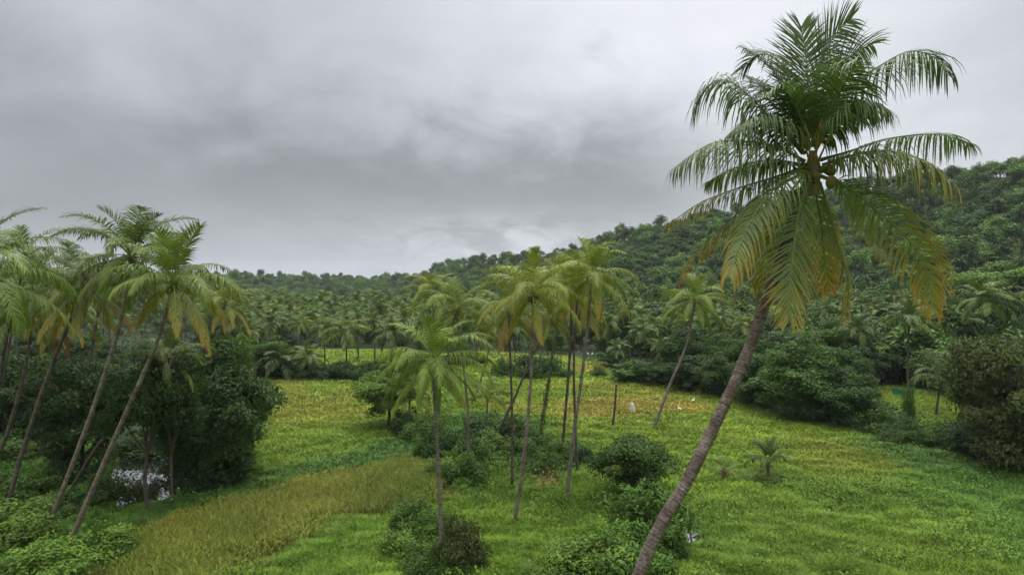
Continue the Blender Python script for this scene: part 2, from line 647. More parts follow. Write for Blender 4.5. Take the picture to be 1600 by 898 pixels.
def build_ground():
    xs = axis(-95, 120, 1.0, 4000, 1.07)
    ys = axis(22, 190, 1.0, 4000, 1.05)
    X, Y = np.meshgrid(xs, ys, indexing='ij')
    x, y = X.ravel(), Y.ravel()
    z = terrain(x, y)
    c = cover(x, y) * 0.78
    a, b = len(xs), len(ys)
    i, j = np.meshgrid(np.arange(a - 1), np.arange(b - 1), indexing='ij')
    F = np.stack([i * b + j, (i + 1) * b + j, (i + 1) * b + j + 1, i * b + j + 1], -1).reshape(-1, 4)
    m = mat_new('ground_cover')
    t = m.node_tree
    L = t.links
    at = N(t, 'ShaderNodeAttribute', attribute_name='Col')
    tc = N(t, 'ShaderNodeTexCoord')
    n1 = N(t, 'ShaderNodeTexNoise')
    n1.inputs['Scale'].default_value = 1.2
    n1.inputs['Detail'].default_value = 8
    n1.inputs['Roughness'].default_value = 0.7
    L.new(tc.outputs['Object'], n1.inputs['Vector'])
    f = math_n(t, 'MULTIPLY_ADD', n1.outputs['Fac'], 1.4, 0.3)
    sc = N(t, 'ShaderNodeVectorMath', operation='SCALE')
    L.new(at.outputs['Color'], sc.inputs[0])
    L.new(f, sc.inputs['Scale'])
    bs = N(t, 'ShaderNodeBsdfPrincipled')
    L.new(sc.outputs[0], bs.inputs['Base Color'])
    bs.inputs['Roughness'].default_value = 0.9
    bs.inputs['Specular IOR Level'].default_value = 0.1
    bp = N(t, 'ShaderNodeBump')
    bp.inputs['Strength'].default_value = 0.8
    bp.inputs['Distance'].default_value = 0.15
    L.new(n1.outputs['Fac'], bp.inputs['Height'])
    L.new(bp.outputs[0], bs.inputs['Normal'])
    out = N(t, 'ShaderNodeOutputMaterial')
    L.new(bs.outputs[0], out.inputs[0])
    mb = MB()
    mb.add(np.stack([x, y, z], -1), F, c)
    tag(mb.build('ground', m, smooth=True), 'green valley floor of paddy fields and meadow rising to wooded hills', 'ground', kind='structure')


def build_water(name, poly, z, label, cat):
    m = mat_new(name + '_surface')
    t = m.node_tree
    bs = N(t, 'ShaderNodeBsdfPrincipled')
    bs.inputs['Base Color'].default_value = (0.02, 0.025, 0.018, 1)
    bs.inputs['Roughness'].default_value = 0.04
    bs.inputs['IOR'].default_value = 1.33
    bs.inputs['Specular IOR Level'].default_value = 0.9
    tc = N(t, 'ShaderNodeTexCoord')
    n = N(t, 'ShaderNodeTexNoise')
    n.inputs['Scale'].default_value = 1.5
    t.links.new(tc.outputs['Object'], n.inputs['Vector'])
    bp = N(t, 'ShaderNodeBump')
    bp.inputs['Strength'].default_value = 0.05
    bp.inputs['Distance'].default_value = 0.05
    t.links.new(n.outputs['Fac'], bp.inputs['Height'])
    t.links.new(bp.outputs[0], bs.inputs['Normal'])
    out = N(t, 'ShaderNodeOutputMaterial')
    gl = N(t, 'ShaderNodeBsdfGlossy')       # extra mirror layer added to brighten the sky reflection in the water
    gl.inputs['Roughness'].default_value = 0.03
    t.links.new(bp.outputs[0], gl.inputs['Normal'])
    mx = N(t, 'ShaderNodeMixShader')
    mx.inputs[0].default_value = 0.55
    t.links.new(bs.outputs[0], mx.inputs[1])
    t.links.new(gl.outputs[0], mx.inputs[2])
    t.links.new(mx.outputs[0], out.inputs[0])
    c = poly.mean(0)
    k = len(poly)
    pts = np.array([list(p) for p in spline([tuple(p) + (0,) for p in np.vstack([poly, poly[:1]])], 40)])[:-1, :2]
    pts = c + (pts - c) * 1.06
    V = np.vstack([np.hstack([pts, np.full((len(pts), 1), z)]), [[c[0], c[1], z]]])
    F = np.array([[a, (a + 1) % len(pts), len(pts)] for a in range(len(pts))])
    nrm = np.cross(V[F[0, 1]] - V[F[0, 0]], V[F[0, 2]] - V[F[0, 0]])
    if nrm[2] < 0:
        F = F[:, ::-1]
    mb = MB()
    mb.add(V, F, (0, 0, 0))
    tag(mb.build(name, m), label, cat, kind='structure')


build_ground()
build_water('pond_water', POND, -0.22, 'still pond among dark trees reflecting the grey sky', 'water')
build_water('puddle_water', PUDDLE, -0.08, 'small puddle in a ditch beside the leaning palm trunk', 'water')


# ------------------------------------------------------------------ grass (stuff)
def blades(name, x, y, h, wd, lean, col, label, cat, simple=False):
    n = len(x)
    z = terrain(x, y) - 0.03
    a = RNG.rand(n) * 2 * math.pi
    b = RNG.rand(n) * 2 * math.pi
    W = np.stack([np.cos(a), np.sin(a), np.zeros(n)], -1) * (wd / 2)[:, None]
    Ld = np.stack([np.cos(b), np.sin(b), np.zeros(n)], -1) * (lean * h)[:, None]
    B = np.stack([x, y, z], -1)
    up = np.array([0, 0, 1.0])
    M = B + Ld * 0.3 + up * (h * 0.6)[:, None]
    T = B + Ld * 1.0 + up * (h * (1 - 0.25 * lean))[:, None]
    if simple:
        V = np.stack([B - W, B + W, T], 1).reshape(-1, 3)
        k = np.arange(n)[:, None] * 3
        F = k + np.array([[0, 1, 2]])
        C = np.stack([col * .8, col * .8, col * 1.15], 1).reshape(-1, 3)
    else:
        V = np.stack([B - W, B + W, M - W * .8, M + W * .8, T], 1).reshape(-1, 3)
        k = np.arange(n)[:, None] * 5
        F = np.stack([k + np.array([[0, 1, 3]]), k + np.array([[0, 3, 2]]), k + np.array([[2, 3, 4]])], 1).reshape(-1, 3)
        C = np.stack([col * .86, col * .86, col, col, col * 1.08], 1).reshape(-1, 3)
    mb = MB()
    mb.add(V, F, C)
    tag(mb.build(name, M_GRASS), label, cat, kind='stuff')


def sample(n, px0, px1, py0, py1, pw=1.0):
    """points on the ground, spread so nearer ground gets more of them"""
    px = px0 + (px1 - px0) * RNG.rand(n)
    q = RNG.rand(n) ** pw
    py = py0 + (py1 - py0) * q
    Yd = H * FPX / (py - HOR)
    return (px - 800) / FPX * Yd, Yd


def build_grass():
    # meadow and paddy
    x, y = sample(760000, -60, 1690, 548, 1010, 0.95)
    cl = fbm(x, y, 2.2, 71, 2)
    st = fbm(x * .5, y, 1.0, 73, 2)
    keep = (woods(x, y) < 0.5) & (poly_dist(x, y, POND) > 0.2) & (poly_dist(x, y, PUDDLE) > 0.25) & (poly_dist(x, y + 1.3, PUDDLE) > 0.0) & ((poly_dist(x, y, RICE) > -3.0 * RNG.rand(len(x))) | (RNG.rand(len(x)) < .3))
    for p in ZONES:
        if p[1] is C_SOIL:
            keep &= (poly_dist(x, y, p[0]) > 0.3) | (RNG.rand(len(x)) < 0.25)
    keep &= RNG.rand(len(x)) < 0.35 + 1.1 * cl
    x, y, cl, st = x[keep], y[keep], cl[keep], st[keep]
    c = cover(x, y)
    pad = np.clip((c[:, 0] - 0.08) / 0.08, 0, 1)
    h = (0.22 + 1.25 * np.clip(cl - .15, 0, 1) * st + 0.16 * RNG.rand(len(x))) * (1.15 - 0.45 * pad)
    c = c * (0.88 + 0.36 * RNG.rand(len(x)))[:, None] * (0.80 + 0.48 * st)[:, None]  # random tone per blade, and tussock shade put into the blade colour
    wd = (0.018 + 0.0006 * y + 0.000009 * y * y) * (0.7 + 0.6 * RNG.rand(len(x)))
    blades('meadow_grass', x, y, h, wd, 0.25 + 0.7 * RNG.rand(len(x)), c, 'green and yellow grass and paddy covering the valley fields', 'grass', simple=False)
    # ripening rice in the near left field
    mn, mx = RICE.min(0), RICE.max(0)
    n = 150000
    x = mn[0] + (mx[0] - mn[0]) * RNG.rand(n)
    y = mn[1] + (mx[1] - mn[1]) * RNG.rand(n)
    keep = poly_dist(x + (fbm(x, y, 3, 77) - .5) * 5, y + (fbm(x, y, 3, 78) - .5) * 5, RICE) < RNG.normal(0, 1.0, n)
    keep &= RNG.rand(n) < 0.4 + fbm(x, y, 1.2, 79, 2)
    x, y = x[keep], y[keep]
    # planted in rough rows of hills
    x = np.round(x / 0.28) * 0.28 + RNG.normal(0, 0.07, len(x))
    y = np.round(y / 0.28) * 0.28 + RNG.normal(0, 0.07, len(x))
    k = fbm(x, y, 3.5, 81, 3)
    g = np.clip((fbm(x, y, 9, 83) - .35) * 2.2, 0, 1)[:, None]
    c = np.array([0.105, 0.155, 0.018]) * (1 - g) + np.array([0.150, 0.160, 0.021]) * g
    c = c * (0.55 + 0.9 * RNG.rand(len(x)))[:, None] * (0.7 + .6 * k)[:, None]
    h = 0.6 + 0.3 * RNG.rand(len(x)) + 0.2 * k
    blades('rice_crop', x, y, h, 0.05 + 0.03 * RNG.rand(len(x)), 0.2 + 0.5 * RNG.rand(len(x)), c, 'ripening golden green rice standing in the near left field', 'rice crop')


build_grass()


def build_weeds():
    # broad leaved weeds in drifts through the meadow and along the wet strips
    x, y = sample(260000, -60, 1690, 640, 1000, .9)
    c = cover(x, y)
    dark = np.clip((.17 - c[:, 1]) / .09, 0, 1)
    d = fbm(x * .6, y, 3.2, 111, 3)
    k = (RNG.rand(len(x)) < np.clip((d - .60) * 5, 0, 1) * .45 + dark * np.clip((d - .40) * 3, 0, 1) * .6)
    k &= (woods(x, y) < .5) & (poly_dist(x, y, POND) > .3) & (poly_dist(x, y, PUDDLE) > .2) & (poly_dist(x, y, RICE) > 0)
    x, y, d, c = x[k], y[k], d[k], c[k]
    n = len(x)
    z = terrain(x, y) + (.15 + .75 * RNG.rand(n)) * (.5 + d)
    p = np.stack([x, y, z], -1)
    out = norm(RNG.normal(0, .5, (n, 3)) + np.array([0, 0, .7]))
    t = norm(np.cross(out, RNG.normal(0, 1, (n, 3))))
    b = np.cross(out, t)
    L = (.16 + .0022 * y * RNG.uniform(.7, 1.3, n))[:, None]
    V = np.stack([p - t * L * .5, p + b * L * .26, p + t * L * .5 - out * L * .15, p - b * L * .26], 1).reshape(-1, 3)
    cc = (c * .75 + np.array([.065, .14, .018]) * .25) * (.7 + .6 * RNG.rand(n))[:, None]
    mb = MB()
    mb.add(V, np.arange(n)[:, None] * 4 + np.arange(4)[None], np.repeat(cc, 4, 0))
    tag(mb.build('meadow_weeds', M_GRASS), 'broad leaved green weeds in drifts through the meadow', 'weeds', kind='stuff')


build_weeds()


# ------------------------------------------------------------------ fronds and palms
def frond_geo(mb, path, nl=46, llen=0.85, lw=0.06, hang=0.5, vee=0.3, yel=0.0, seed=0, start=0.15, segs=3,
              side=None, roll=0.0, rr=0.035, dead=0.0, mat=0, fwd=(18, 62), gappy=0.0):
    rs = np.random.RandomState(seed)
    path = np.asarray(path, float)
    k = len(path)
    dl = np.r_[0, np.cumsum(np.linalg.norm(np.diff(path, axis=0), axis=1))]
    s0 = dl / dl[-1]
    Tg = norm(np.gradient(path, axis=0))
    if side is None:
        hd = path[-1] - path[0]
        hd[2] = 0
        side = np.cross(norm(hd), [0, 0, 1.0])
    side = np.asarray(side, float)

    def at(s):
        B = np.stack([np.interp(s, s0, path[:, i]) for i in range(3)], -1)
        T = norm(np.stack([np.interp(s, s0, Tg[:, i]) for i in range(3)], -1))
        S = norm(side - T * (T @ side)[:, None])
        Nn = np.cross(S, T)
        r = roll * s
        S2 = S * np.cos(r)[:, None] + Nn * np.sin(r)[:, None]
        return B, T, S2, np.cross(S2, T)

    for sg in (1, -1):
        s = np.linspace(start, 0.995, nl) + rs.normal(0, 0.25 / nl, nl)
        s = np.clip(s, start, 1)
        if gappy:
            s = s[rs.rand(len(s)) > gappy]
        n = len(s)
        B, T, S, Nn = at(s)
        a = np.radians(np.interp(s, [start, .6, 1], [fwd[0], (fwd[0] + fwd[1]) / 2.2, fwd[1]]) + rs.normal(0, 5, n))
        D = norm(sg * S * np.cos(a)[:, None] + T * np.sin(a)[:, None] + Nn * (vee + rs.normal(0, .08, n))[:, None])
        Wd = T * np.cos(a)[:, None] - sg * S * np.sin(a)[:, None]
        ll = llen * np.interp(s, [start, .28, .5, .8, 1], [.45, .92, 1, .78, .38]) * (1.1 - .42 * rs.rand(n) ** 1.6)
        hg = hang * (0.6 + 0.8 * rs.rand(n))
        pts, cols, wid = [B], [], np.interp(np.arange(segs + 1) / segs, [0, .35, .7, 1], [.55, 1, .75, .06]) * lw
        Dc = D
        ws = [Wd]
        for j in range(segs):
            Dc = norm(Dc + np.array([0, 0, -1.0]) * (hg * (j + 0.35) / segs * 1.7)[:, None])
            pts.append(pts[-1] + Dc * (ll / segs)[:, None])
            ws.append(norm(Wd - Dc * (Wd * Dc).sum(1)[:, None]))
        V = np.zeros((n, segs + 1, 2, 3))
        C = np.zeros((n, segs + 1, 2, 3))
        g = 0.25 + 0.6 * rs.rand(n)
        yr = rs.normal(0, .07, n)
        for j in range(segs + 1):
            tt = j / segs
            V[:, j, 0] = pts[j] - ws[j] * wid[j] / 2
            V[:, j, 1] = pts[j] + ws[j] * wid[j] / 2
            y = np.clip(yel * 1.65 * (0.55 * s + 0.45 * tt + yr) ** 2.1 + .10 * yel, 0, 0.92)
            C[:, j, :, 0] = np.maximum(y, dead)[:, None]
            C[:, j, :, 1] = (g * (1 if sg > 0 else .92))[:, None]
            C[:, j, :, 2] = dead * 0.55
        q = np.arange(segs)
        F = (np.arange(n)[:, None, None] * (segs + 1) * 2 + q[None, :, None] * 2 + np.array([0, 1, 3, 2])[None, None]).reshape(-1, 4)
        mb.add(V.reshape(-1, 3), F, C.reshape(-1, 3), mat)
    tube(mb, path, np.interp(s0, [0, .12, .5, 1], [rr * 1.8, rr, rr * .6, rr * .18]), 5,
         (0.08 + 0.25 * yel, 0.95, dead * 0.6), mat, cap=False)


def arc(Lf, pitch, droop, n=18, power=1.4, bend=0.0):
    s = np.linspace(0, 1, n)
    th = np.radians(pitch - droop * s ** power)
    ds = Lf / (n - 1)
    x = np.r_[0, np.cumsum(np.cos(th[:-1]) * ds)]
    z = np.r_[0, np.cumsum(np.sin(th[:-1]) * ds)]
    return np.stack([x, bend * s ** 2 * Lf, z], -1)


# a library of single fronds from the upright spear to the hanging dead leaf
#        pitch droop length hang  vee  yellow  dead
CLASSES = [(76, 50, .70, .20, .50, .00, 0), (64, 74, .90, .40, .35, .00, 0), (52, 88, 1.0, .65, .25, .00, 0),
           (40, 98, 1.0, .90, .15, .02, 0), (26, 98, 1.0, 1.1, .10, .06, 0), (10, 88, 1.0, 1.2, .05, .20, 0),
           (-10, 70, .98, 1.1, .05, .42, 0), (-34, 48, .94, .85, .10, .66, 0), (-62, 22, .85, .60, .05, 1.0, .6)]
LIB = {}
for qual, (nl, lw, sg, nv) in {'near': (52, .056, 3, 2), 'mid': (32, .10, 2, 2)}.items():
    for ci, (p, dr, ln, hg, ve, ye, de) in enumerate(CLASSES):
        for yv in range(2):                    # plain green palm, or one short of food with yellow old leaves
            for v in range(nv):
                mb = MB()
                frond_geo(mb, arc(4.6 * ln, p + RNG.uniform(-5, 5), dr + RNG.uniform(-8, 8), 14, bend=RNG.uniform(-.12, .12)), nl, (1.15, 1.15, 1.15, 1.1, 1.1, 1.05, .95, .85, .7)[ci], lw, hg, ve,
                          ye * (1.0 if yv else .4), seed=ci * 10 + v + yv * 100, segs=sg, dead=de, start=.17, fwd=(18, 62) if ci < 5 else (32, 68))
                LIB[qual, ci, yv, v] = mb.mesh('frond', M_PALM)


def trunk_geo(mb, path, r0, r1, ring=0.11, sides=10, flare=1.5, mat=0, wob=0.02, knob=0.0):
    path = np.asarray(path, float)
    dl = np.r_[0, np.cumsum(np.linalg.norm(np.diff(path, axis=0), axis=1))]
    n = max(8, int(dl[-1] / ring) * 2)
    s = np.linspace(0, dl[-1], n)
    p = np.stack([np.interp(s, dl, path[:, i]) for i in range(3)], -1)
    t = s / dl[-1]
    r = r0 + (r1 - r0) * t
    r = r * (1 + (flare - 1) * np.exp(-s / 0.5))
    k = np.arange(n) % 2
    rs = np.random.RandomState(int(r0 * 1e4) + n)
    r = r * (1 - 0.075 * k) * (1 + rs.normal(0, wob, n))
    sc = (rs.rand(n) < 0.16) * rs.rand(n) * .8 + k * .6
    tube(mb, p, r, sides, np.stack([sc, sc, sc], -1), mat)
    if knob:       # split leaf scars: uneven round the trunk
        V = mb.V[0]
        ax = np.repeat(p, sides, 0)
        j = 1 + knob * rs.normal(0, 1, len(V)) * np.repeat(.4 + k, sides)
        mb.V[0] = ax + (V - ax) * j[:, None]
        dk = np.clip(np.repeat(sc, sides) + rs.normal(0, .30, len(V)), 0, 1)
        mb.C[0] = np.stack([dk, dk, dk, np.ones(len(V))], -1)


TINT_PALM = (0.085, 0.130, 0.030)


def frond_set(root, at, n, scale, yv, qual, seed, tint, lo=8, top=0, lean=(0, 0), names='frond', shift=.35, stiff=1.0):
    rs = np.random.RandomState(seed)
    az = rs.rand() * 6.28
    for i in range(n):
        f = i / (n - 1)
        ci = int(round(top + shift + (lo - top - shift) * f ** .92))
        ci = min(max(ci + rs.choice([0, 0, 0, 1, -1]), top), lo)
        if ci == 8 and rs.rand() < .7:
            ci = 7
        az += 2.39996 + rs.normal(0, .15)
        o = link(names, LIB[qual, ci, yv, rs.randint(2)], root)
        rad = 0.10 + 0.10 * f
        o.location = (at[0] + math.cos(az) * rad, at[1] + math.sin(az) * rad, at[2] + 0.35 - 0.5 * f)
        o.rotation_euler = (rs.normal(0, .12) + lean[0], rs.normal(0, .12) + lean[1], az)
        s = scale * rs.uniform(.88, 1.1) * (stiff if ci < 2 else 1)
        o.scale = (s, s, s)
        j = rs.uniform(.85, 1.15)
        o.color = (tint[0] * j * 1.55, tint[1] * j * 1.38, tint[2] * j * .95, 1)
        if ci == 8:
            o['label'] = 'dead brown hanging frond'
        elif ci >= 6 and yv:
            o['label'] = 'old drooping frond turning yellow'
    return root


def nut_mesh():
    mb = MB()
    th = np.linspace(0, math.pi, 9)
    prof = np.sin(th) * (1 + .12 * np.cos(th))
    tube(mb, np.stack([np.zeros(9), np.zeros(9), -np.cos(th) * 0.155], -1), np.maximum(prof * .115, .004), 9, (0.10, .5, 0))
    return mb.mesh('coconut', M_PALM, True)


NUT = nut_mesh()
SPATHE = None


def add_nuts(root, at, n, seed, col=(0.16, 0.13, 0.03), rad=.34):
    rs = np.random.RandomState(seed)
    for i in range(n):
        a = rs.rand() * 6.28
        o = link('coconut', NUT, root)
        o.location = (at[0] + math.cos(a) * rad * rs.uniform(.8, 1.15), at[1] + math.sin(a) * rad * rs.uniform(.8, 1.15), at[2] - rs.uniform(.05, .55))
        o.rotation_euler = (rs.normal(0, .4), rs.normal(0, .4), a)
        o.color = (*col, 1)


def add_heart(root, at, seed):
    """fibrous brown sheath at the top of the trunk with the stumps of old leaf stalks"""
    rs = np.random.RandomState(seed)
    mb = MB()
    tube(mb, np.array([[at[0], at[1], at[2] - .75], [at[0], at[1], at[2] - .45], [at[0], at[1], at[2]], [at[0], at[1], at[2] + .35]]),
         [.13, .17, .17, .07], 9, (.10, .4, .9))
    for i in range(14):
        a = rs.rand() * 6.28
        z = at[2] - rs.uniform(0, .55)
        d = np.array([math.cos(a), math.sin(a), rs.uniform(-.1, .9)])
        p0 = np.array([at[0], at[1], z]) + d * .12
        tube(mb, [p0, p0 + d * rs.uniform(.25, .5)], [.045, .018], 4, (.22, .5, .55))
    o = mb.build('leaf_sheath', M_PALM, root)
    o.color = (.12, .09, .05, 1)
    return o


def near_palm(name, label, cpx, cpy, pts, n=22, scale=1.0, yv=1, seed=1, tint=TINT_PALM, lo=8, top=0, r0=.17, r1=.12, nuts=0, qual='near',
              group='coconut palms on the near valley floor', bark=None, base=None, cat='palm tree', deep=0.0, shift=.35, stiff=1.0):
    """pts: trunk points in the photograph from the ground up; the crown centre is cpx, cpy"""
    b = G(*pts[0]) if base is None else base
    y = b.y
    p3 = [b] + [P(a, c, y + deep * (i + 1) / (len(pts))) for i, (a, c) in enumerate(pts[1:])] + [P(cpx, cpy, y + deep)]
    b.z = float(terrain(np.array([b.x]), np.array([b.y]))[0]) - .05
    root = empty(name, b, label, cat, group)
    pl = spline([q - b for q in p3], 40)
    mb = MB()
    trunk_geo(mb, pl, r0, r1)
    mb.build('trunk', bark or M_BARK, root, True)
    at = pl[-1]
    add_heart(root, at, seed)
    frond_set(root, at, n, scale, yv, qual, seed, tint, lo, top, shift=shift, stiff=stiff)
    if nuts:
        add_nuts(root, at, nuts, seed)
    return root


# ------------------------------------------------------------------ the big leaning palm on the right
def hero_palm():
    YC = 15.0
    base_pts = [P(1010, 868, 13.1), P(1075, 748, 13.5), P(1128, 640, 14.0), P(1160, 570, 14.4), P(1187, 500, 14.7), P(1222, 400, 14.9), P(1250, 320, 15), P(1270, 262, YC)]
    # below the frame the trunk goes on down to the ground
    foot = Vector((base_pts[0].x - 2.6, 12.2, 0.0))
    low = [foot, Vector((base_pts[0].x - 2.45, 12.3, 3.5)), Vector((base_pts[0].x - 1.6, 12.6, 8.0))]
    root = empty('coconut_palm', foot, 'big nearest coconut palm leaning right, its trunk rising from the bottom edge', 'palm tree')
    pl = spline([q - foot for q in low + base_pts], 90)
    mb = MB()
    trunk_geo(mb, pl, .152, .128, ring=.085, sides=18, flare=1.25, wob=.035, knob=.035)
    mb.build('trunk', M_BARKB, root, True)
    c = np.array(P(1270, 258, YC) - foot)
    add_heart(root, c, 5)
    fr = [  # pixel path, depth towards the tip, side vector, hang, vee, yellow, leaflet length, roll, fwd
        ([(1255, 240), (1196, 176), (1160, 141), (1130, 125), (1103, 138), (1086, 172)], .7, None, .55, .05, 0, 1.2, 0, (18, 62)),
        ([(1259, 225), (1236, 130), (1213, 94), (1186, 86), (1160, 108)], 1.3, None, .35, .15, 0, .8, 0, (18, 62)),
        ([(1263, 235), (1263, 155), (1260, 92), (1252, 42)], .5, (1, .1, 0), .08, .10, 0, 1.05, 0, (22, 58)),
        ([(1270, 225), (1280, 112), (1302, 58), (1330, 30)], 1.2, (.8, .5, 0), .15, .25, 0, 1.0, 0, (22, 60)),
        ([(1272, 225), (1307, 156), (1330, 112), (1343, 90)], -1.6, (.5, -.6, 0), .5, .15, .02, .9, 0, (18, 66)),
        ([(1277, 230), (1332, 137), (1380, 100), (1424, 80), (1462, 92), (1480, 116)], .6, None, .62, .05, 0, 1.25, 0, (18, 62)),
        ([(1257, 232), (1222, 165), (1188, 131), (1163, 119)], 1.8, None, .4, .15, 0, .85, 0, (18, 62)),
        ([(1257, 252), (1218, 231), (1167, 221), (1112, 224), (1054, 262)], -.9, None, .62, .05, .12, 1.15, 0, (18, 62)),
        ([(1255, 262), (1206, 278), (1147, 296), (1092, 318), (1042, 352)], .5, None, .75, .05, .50, .8, 0, (18, 62)),
        ([(1257, 270), (1220, 288), (1176, 314), (1125, 358), (1078, 404), (1056, 456)], .9, None, .75, .05, .85, .9, 0, (18, 62)),
        ([(1265, 268), (1236, 272), (1190, 318), (1158, 376), (1140, 430)], -2.0, None, .65, .1, .52, 1.05, .35, (14, 62)),
        ([(1266, 280), (1253, 310), (1242, 370), (1235, 438), (1234, 498)], -1.5, (1, .1, 0), .12, .15, .50, 1.1, 0, (34, 64)),
        ([(1280, 285), (1292, 320), (1308, 378), (1325, 440), (1322, 496)], .5, (.7, .6, 0), .3, .15, .85, .85, 0, (34, 64)),
        ([(1282, 275), (1323, 292), (1367, 326), (1411, 366), (1446, 414), (1458, 484)], -.5, (.5, -.55, .55), .55, .05, .75, 1.0, 0, (22, 60)),
        ([(1285, 258), (1331, 243), (1386, 236), (1446, 252), (1492, 290)], -1.9, None, .70, .1, .40, 1.35, 0, (16, 52)),
        ([(1282, 250), (1332, 235), (1387, 217), (1461, 210), (1512, 224)], 1.2, None, .6, .1, .05, 1.05, 0, (18, 62)),
        ([(1272, 290), (1281, 340), (1288, 400), (1296, 450)], 1.1, (1, .2, 0), .2, .1, .95, .9, 0, (30, 64)),
        ([(1258, 258), (1205, 250), (1150, 262), (1105, 285)], 1.6, None, .65, .05, .10, .8, 0, (18, 62)),
        ([(1268, 230), (1240, 160), (1215, 140), (1190, 150)], -.6, None, .35, .2, 0, .7, 0, (18, 62)),
        ([(1273, 228), (1300, 175), (1330, 168), (1355, 185)], 1.7, None, .5, .1, 0, .85, 0, (18, 62)),
        ([(1274, 234), (1312, 184), (1352, 160), (1388, 172)], -1.3, None, .55, .1, 0, .9, 0, (18, 62)),
        ([(1258, 240), (1218, 196), (1180, 184), (1146, 206)], -.9, None, .55, .1, .02, .9, 0, (18, 62)),
        ([(1272, 228), (1292, 150), (1322, 95), (1362, 70)], 1.5, (.7, .6, .2), .25, .2, 0, .95, 0, (22, 60)),
        ([(1258, 228), (1228, 140), (1196, 100), (1164, 78)], .9, (.7, .6, -.2), .30, .2, 0, .85, 0, (22, 60)),
        ([(1262, 280), (1225, 330), (1198, 390), (1184, 450)], 1.0, (.8, .5, 0), .3, .1, .6, .75, 0, (30, 64)),
        ([(1285, 265), (1330, 300), (1360, 345), (1378, 400)], 1.9, (.6, .6, .2), .45, .1, .45, .85, 0, (24, 62)),
    ]
    for i, (pp, dep, side, hang, vee, yel, ll, roll, fwd) in enumerate(fr):
        n = len(pp)
        hang = hang * 1.7 if hang >= .5 and side is None else hang
        p3 = [np.array(P(a, b, YC + dep * (k / (n - 1)) ** 1.1) - foot) for k, (a, b) in enumerate(pp)]
        mb = MB()
        frond_geo(mb, spline(p3, 26), 84, ll * (1.30 if yel < .3 else 1.06), .043 if yel < .3 else .038, hang, vee, yel * .85, seed=300 + i, start=.09, segs=4, side=side, roll=roll, rr=.030, fwd=fwd, gappy=.05 if yel < .3 else .14)
        o = mb.build('frond', M_PALM, root)
        j = random.uniform(.88, 1.12)
        o.color = (TINT_PALM[0] * .92 * j, TINT_PALM[1] * .92 * j, TINT_PALM[2] * 1.15 * j, 1)
        if yel > .4:
            o['label'] = 'old drooping frond turning yellow and orange at its end'
    # shrivelled brown leaves that still hang beside the trunk
    for pp, dep in (([(1255, 275), (1195, 350), (1165, 410), (1150, 455), (1143, 480)], .5), ([(1258, 285), (1215, 380), (1190, 440), (1180, 490)], .7)):
        n = len(pp)
        p3 = [np.array(P(a, b, YC + dep * k / (n - 1)) - foot) for k, (a, b) in enumerate(pp)]
        mb = MB()
        frond_geo(mb, spline(p3, 20), 40, .55, .035, 1.2, 0, .7, seed=77 + n, start=.45, segs=3, rr=.025, dead=.85)
        o = mb.build('frond', M_PALM, root)
        o['label'] = 'shrivelled dead brown frond'
        o.color = (.10, .08, .05, 1)
    rs = np.random.RandomState(3)
    add_nuts(root, c + np.array([.12, -.25, -.05]), 4, 9, (.12, .095, .03), .20)
    for k in range(5):       # flower stalks
        a = rs.uniform(-2.6, -.4)
        d = np.array([math.cos(a), math.sin(a), 1.3])
        p0 = c + d * np.array([.15, .15, 0])
        mb = MB()
        tube(mb, [p0, p0 + d * .35, p0 + d * .6 + np.array([0, 0, -.02])], [.03, .02, .008], 5, (.75, .8, .1))
        for q in range(9):
            b0 = p0 + d * (.25 + .04 * q)
            dd = norm(rs.normal(0, 1, 3) + d)
            tube(mb, [b0, b0 + dd * .22], [.010, .004], 3, (.8, .8, .0))
        o = mb.build('flower_stalk', M_PALM, root)
        o.color = (.2, .12, .03, 1)
    return root


hero_palm()

